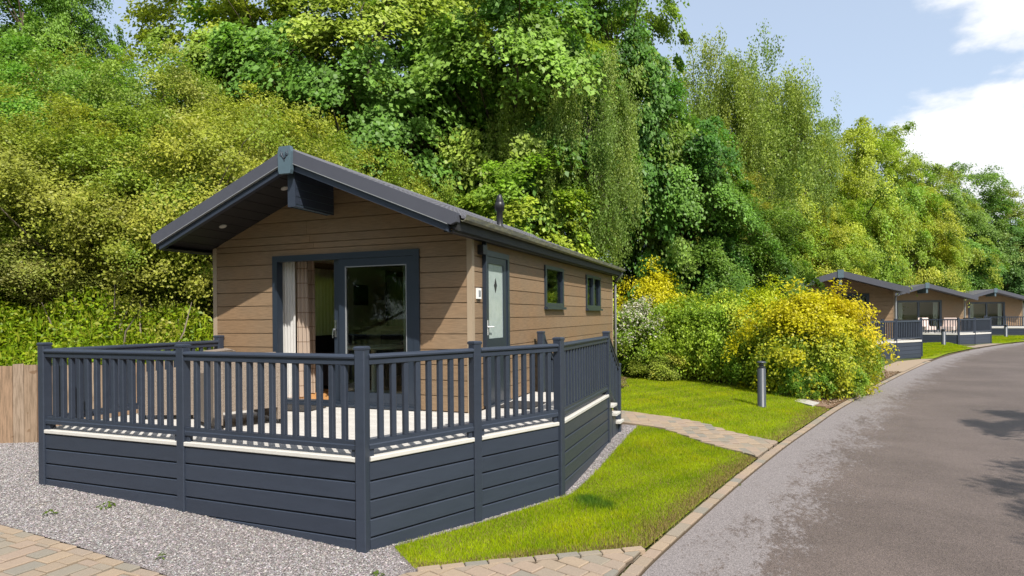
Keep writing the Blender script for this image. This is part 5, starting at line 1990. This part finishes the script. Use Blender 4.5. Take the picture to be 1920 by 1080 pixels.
for key, x, y, zt_, rd, lb, tint in [
    ('dk', -17.2, 5.0, 12.8, 2.7, 'green tree at the top left corner', (1.5, 1.25, 1.2)),
    ('dk', -15.1, 5.0, 12.0, 1.3, 'slim green tree left of the sky gap', (1.5, 1.3, 1.2)),
    ('syc0', -11.5, 8.6, 13.6, 3.5, 'bright sycamore right of the sky gap at the upper left', (1.15, 1.05, 1)),
    ('syc1', -8.6, 10.6, 14.4, 4.2, 'large sycamore above the lodge apex', (1, 1, 1)),
    ('syc0', -4.6, 13.0, 14.6, 4.2, 'large sycamore above the middle of the lodge roof', (0.95, 1, 1)),
    ('syc1', -1.3, 15.6, 15.4, 2.9, 'tall dark sycamore at the edge of the open sky', (0.74, 0.86, 0.9)),
    ('syc1', -6.6, 15.5, 17.2, 4.2, 'sycamore closing the skyline above the lodge roof', (0.9, 0.98, 1)),
    ('map', -3.2, 10.4, 6.6, 2.5, 'bright yellow green maple just behind the lodge roof', (0.95, 1.05, 1)),
    ('bir', -1.35, 11.3, 9.3, 1.55, 'slender drooping birch behind the flue', (1.0, 1.02, 1.2)),
    ('bir', -4.2, 11.5, 9.5, 1.6, 'thin pale birch among the sycamores above the roof', (1.0, 1.0, 1)),
    ('syc0', 0.5, 16.0, 9.4, 2.6, 'dark green sycamore right of the lodge roof end', (0.66, 0.82, 0.8)),
    ('dk', 2.3, 16.0, 6.2, 2.1, 'shaded dark tree behind the hedge', (1.25, 1.1, 1)),
    ('dk', 3.6, 17.5, 5.4, 2.0, 'shaded dark tree above the middle of the hedge', (1.4, 1.1, 1)),
    ('bir', 3.0, 25.2, 14.6, 3.0, 'broad drooping birch against the open sky', (1, 1, 1)),
    ('bir', 0.9, 22.4, 13.7, 2.6, 'drooping birch left of the broad one', (1.05, 1.0, 1)),
    ('bir', 5.3, 38.0, 17.4, 3.0, 'farther birch at the right shoulder of the broad one', (0.95, 0.98, 1.1)),
    ('fm', 2.6, 21.5, 7.6, 2.2, 'brownish green tree below the broad birch', (0.8, 0.75, 1)),
    ('fm', 4.4, 36.8, 12.4, 3.2, 'yellow green field maple left of the second lodge roof', (0.95, 1.0, 1)),
    ('fm', 7.4, 42.3, 14.0, 3.8, 'yellow green field maple above the second lodge roof', (1.0, 1.02, 1)),
    ('fm', 10.2, 46.0, 16.4, 4.0, 'tall yellow green field maple right of the broad birch', (0.95, 1.0, 1)),
    ('fm', 14.6, 60.0, 19.0, 4.6, 'tall green field maple beside the white cloud', (0.85, 0.95, 1)),
    ('fm', 7.6, 38.2, 8.4, 3.0, 'low golden field maple directly behind the second lodge', (1.02, 0.98, 1)),
    ('syc0', 10.6, 50.0, 11.5, 3.6, 'green sycamore between the second and third lodges', (1.0, 1.05, 1)),
    ('fm', 17.6, 62.5, 14.0, 4.2, 'golden field maple behind the third lodge', (1.02, 0.98, 1)),
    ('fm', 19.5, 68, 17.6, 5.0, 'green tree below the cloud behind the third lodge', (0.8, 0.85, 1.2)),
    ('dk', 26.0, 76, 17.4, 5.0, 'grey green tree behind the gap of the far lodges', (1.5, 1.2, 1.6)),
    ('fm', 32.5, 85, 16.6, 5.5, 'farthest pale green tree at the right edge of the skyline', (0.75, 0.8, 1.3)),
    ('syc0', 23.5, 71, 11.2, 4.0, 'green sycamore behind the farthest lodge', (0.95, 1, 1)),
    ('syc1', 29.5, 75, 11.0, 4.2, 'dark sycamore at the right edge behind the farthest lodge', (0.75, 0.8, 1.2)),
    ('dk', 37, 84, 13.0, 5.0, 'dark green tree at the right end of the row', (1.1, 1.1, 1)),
]:
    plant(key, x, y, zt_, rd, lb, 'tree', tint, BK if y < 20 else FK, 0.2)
o = empty('bare_tree', 'bare grey twiggy tree in the sky gap at the upper left', 'tree', (-15.6, 7.0, gzf(-15.6, 7.0)), 0.4, BK)
o.scale = (0.62, 0.62, 0.80)
link_mesh('trunk', TWIG, None, o)
# hedge
for key, x, y, zt_, rd, lb, tint in [
    ('whi', 0.0, 12.3, 1.75, 0.95, 'white flowering shrub beside the lodge downpipe', (1, 1, 1)),
    ('gold', 0.1, 14.0, 3.0, 1.3, 'yellow leaved shrub behind the white flowering one', (1.15, 1.1, 1)),
    ('shr', 1.45, 12.6, 2.0, 1.3, 'light green hedge shrub right of the white flowers', (1.55, 1.35, 1.2)),
    ('shr', 2.5, 12.0, 2.05, 1.2, 'light green hedge shrub behind the gap left of the bollard', (1.45, 1.3, 1.2)),
    ('shr', 0.75, 12.0, 0.25, 0.85, 'low pale shrub at the lawn edge by the white flowers', (1.5, 1.15, 1.6)),
    ('shr', 3.25, 11.1, 1.0, 0.85, 'green shrub directly behind the bollard', (0.9, 1, 1)),
    ('gold', 4.35, 10.35, 2.0, 1.35, 'large golden shrub right of the bollard', (1.05, 1, 1)),
    ('gold', 5.1, 11.7, 2.05, 1.3, 'large golden shrub in front of the second lodge', (1.15, 1, 1)),
    ('shr', 4.45, 9.55, 0.25, 0.65, 'low dark green shrub behind the concrete slab', (0.8, 0.95, 1)),
    ('shr', 6.0, 13.0, 1.05, 0.72, 'arching green shrub at the right end of the hedge', (1.1, 1.05, 1)),
    ('shr', 5.2, 10.4, 0.35, 0.7, 'low green shrub at the foot of the golden hedge', (1.0, 1.0, 1)),
    ('gold', 3.4, 12.9, 2.3, 1.2, 'yellow green shrub behind the middle of the hedge', (0.8, 0.95, 1)),
]:
    plant(key, x, y, zt_, rd, lb, 'shrub', tint, HK, 0.08)
# trees on the road's far side, outside the view: their shade falls on the asphalt
for x, y, zt_, rd, lb in ((13.1, -3.3, 8.6, 3.1, 'roadside tree whose branch shadows lie on the near road'), (14.7, 2.2, 8.4, 3.1, 'roadside tree whose shade lies on the middle of the road'), (19.8, 12.0, 9.5, 3.7, 'roadside tree shading the farther bend of the road')):
    plant('syc0', x, y, zt_, rd, lb, 'tree', (0.9, 0.95, 1), 'trees on the far side of the road', 0.1)

for i, (x, y, zt_, rd, sp, lb) in enumerate(((-9, -23, 10.5, 4.2, 'syc1', 'added sky-blocking tree across the road behind the viewpoint, left of centre'), (-2.5, -25, 11, 4.3, 'dk', 'added sky-blocking dark tree across the road behind the viewpoint'), (4.5, -26, 11, 4.3, 'syc0', 'added sky-blocking tree across the road straight behind the viewpoint'),  # unseen tree belt added to cut sky light on the lodge front
                                   (12, -24, 10.5, 4.2, 'dk', 'added sky-blocking dark tree across the road, right behind the viewpoint'), (18.5, -17, 10.5, 4.0, 'syc1', 'added sky-blocking tree beyond the road to the right rear'), (21.5, -9, 10, 4.0, 'syc0', 'added sky-blocking tree beyond the road level with the viewpoint'), (-16, -19, 10.5, 4.2, 'dk', 'added sky-blocking dark tree to the left rear of the viewpoint'), (-21, -12, 10.5, 4.2, 'syc0', 'added sky-blocking tree far left of the viewpoint'))):
    plant(sp, x, y, zt_, rd, lb, 'tree', (0.9, 0.95, 1), 'trees on the far side of the road', 0.1)


# ground cover on the bank: nettles and grass, uncountable
def cover(name, poly, n, size, cols, label, hmax=0.45, grassy=0.35):
    p = scatter(poly, n)
    z = gz(p[:, 0], p[:, 1])
    h = RNG.uniform(0, 1, n)**1.4 * hmax * (0.55 + 0.5 * np.sin(p[:, 0] * 2.3 + 1) * np.sin(p[:, 1] * 2.9) + 0.35)
    pos = np.stack([p[:, 0], p[:, 1], z + np.clip(h, 0.01, None)], 1)
    nrm = unit(np.array((0.15, -0.3, 0.8))[None] + RNG.normal(size=(n, 3)) * 0.55)
    g_ = RNG.uniform(0, 1, n) < grassy
    nrm[g_] = unit(RNG.normal(size=(int(g_.sum()), 3)) * np.array((1, 1, .2))[None])
    dr = np.where(g_[:, None], np.array((0, 0, 3.0))[None], RNG.normal(size=(n, 3)))
    sz = size * RNG.uniform(.5, 1.4, n) * np.where(g_, 2.0, 1)
    v = leaf_quads(pos, nrm, sz, 0.5, dr)
    mid = v.mean(axis=1, keepdims=True)
    ax_ = v[:, 1:2] - v[:, 3:4]
    sh = np.where(g_, 0.72, 0.0)[:, None, None]
    v[:, 1:2] -= ax_ * sh * .5
    v[:, 3:4] += ax_ * sh * .5
    c0 = np.array(cols)
    cl = c0[RNG.integers(0, len(c0), n)] * RNG.uniform(.7, 1.3, (n, 1))
    return tag(link_mesh(name, color_mesh(name, v, 4, cl), 'leaf'), label, 'ground cover', kind='stuff')


cover('bank_nettles', [(-11.0, -3.3), (-7.3, -1.05), (-5.35, 0.1), (-4.65, 0.15), (-4.6, 4.5), (-6.8, 4.2), (-8.6, 2.4), (-12.5, -0.2)], 70000, 0.088,
      [(0.20, 0.30, 0.012), (0.26, 0.335, 0.014), (0.15, 0.245, 0.010), (0.28, 0.31, 0.03)], 'bright green nettles and long grass on the bank behind the fence', 0.7, 0.22)
cover('bank_ivy', [(-13, -1.0), (-8.6, 1.6), (-6.6, 3.4), (-5.4, 3.6), (-5.5, 9.5), (-1.6, 13.6), (1.0, 17), (-2, 22), (-14, 14), (-18, 4)], 26000, 0.16,
      [(0.04, 0.075, 0.012), (0.06, 0.10, 0.015), (0.05, 0.06, 0.02)], 'dark ivy and undergrowth below the trees on the bank', 0.6, 0.15)
cover('leaf_litter', [(3.5, 10.2), (4.3, 9.3), (4.86, 8.0), (5.05, 8.5), (5.85, 11.0), (6.85, 14.2), (8.1, 18.0), (7.2, 18), (5.5, 13), (4.2, 10.6)], 5200, 0.055,
      [(0.20, 0.13, 0.08), (0.30, 0.22, 0.15), (0.12, 0.08, 0.05), (0.36, 0.28, 0.22)], 'dry brown fallen leaves on the mulch along the hedge', 0.03, 0.0)
cover('leaf_litter', [(-0.4, 8.6), (0.25, 9.3), (-0.2, 11.2), (0.1, 12.0), (-0.6, 12.2)], 1500, 0.055,
      [(0.20, 0.13, 0.08), (0.30, 0.22, 0.15), (0.12, 0.08, 0.05)], 'dry brown fallen leaves between the lodge and the lawn', 0.03, 0.0)


# weeds in the gravel
def weed(x, y, r, label, n=34):
    o_ = empty('weed', label, 'weed', (x, y, gzf(x, y)), random.uniform(0, 6), 'weeds in the gravel')
    a = RNG.uniform(0, 6.28, n)
    q = RNG.uniform(0.2, 1, n) * r
    pos = np.stack([np.cos(a) * q, np.sin(a) * q, 0.01 + 0.05 * (1 - q / r)], 1)
    nrm = unit(np.stack([np.cos(a) * .4, np.sin(a) * .4, np.ones(n)], 1) + RNG.normal(size=(n, 3)) * .25)
    v = leaf_quads(pos, nrm, RNG.uniform(.03, .06, n), .35, np.stack([np.cos(a), np.sin(a), np.full(n, .2)], 1) * 2)
    cl = np.array((0.11, 0.17, 0.02))[None] * RNG.uniform(.7, 1.3, (n, 1))
    link_mesh('leaves', color_mesh('leaves', v, 4, cl), 'leaf', o_)


weed(-2.77, -2.83, 0.085, 'small green weed in the gravel below the left deck panel', 40)
weed(-3.02, -3.22, 0.06, 'flat yellowish weed in the gravel near the left edge', 18)
weed(-1.2, -3.5, 0.04, 'tiny green weed by the edge of the left paving', 12)
weed(0.52, -2.98, 0.06, 'small green weed where the gravel meets the front paving', 22)

# dead stems under the hawthorns
sm = MB()
for i in range(46):
    x, y = RNG.uniform(-9.6, -6.0), RNG.uniform(0.2, 1.8)
    if bank_d(np.array([x]), np.array([y]))[0] < 0.9:
        continue
    z = gzf(x, y)
    e = (x + RNG.normal(0, .5), y + RNG.normal(0, .3), z + RNG.uniform(.4, 1.1))
    sm.tube([(x, y, z - .1), ((x + e[0]) / 2 + RNG.normal(0, .1), (y + e[1]) / 2, (z + e[2]) / 2), e], [.022, .016, .006], 5, False)
tag(sm.build('dead_stems', 'twig', None, True), 'tangle of bare grey stems under the hawthorns on the left bank', 'stems', kind='stuff')
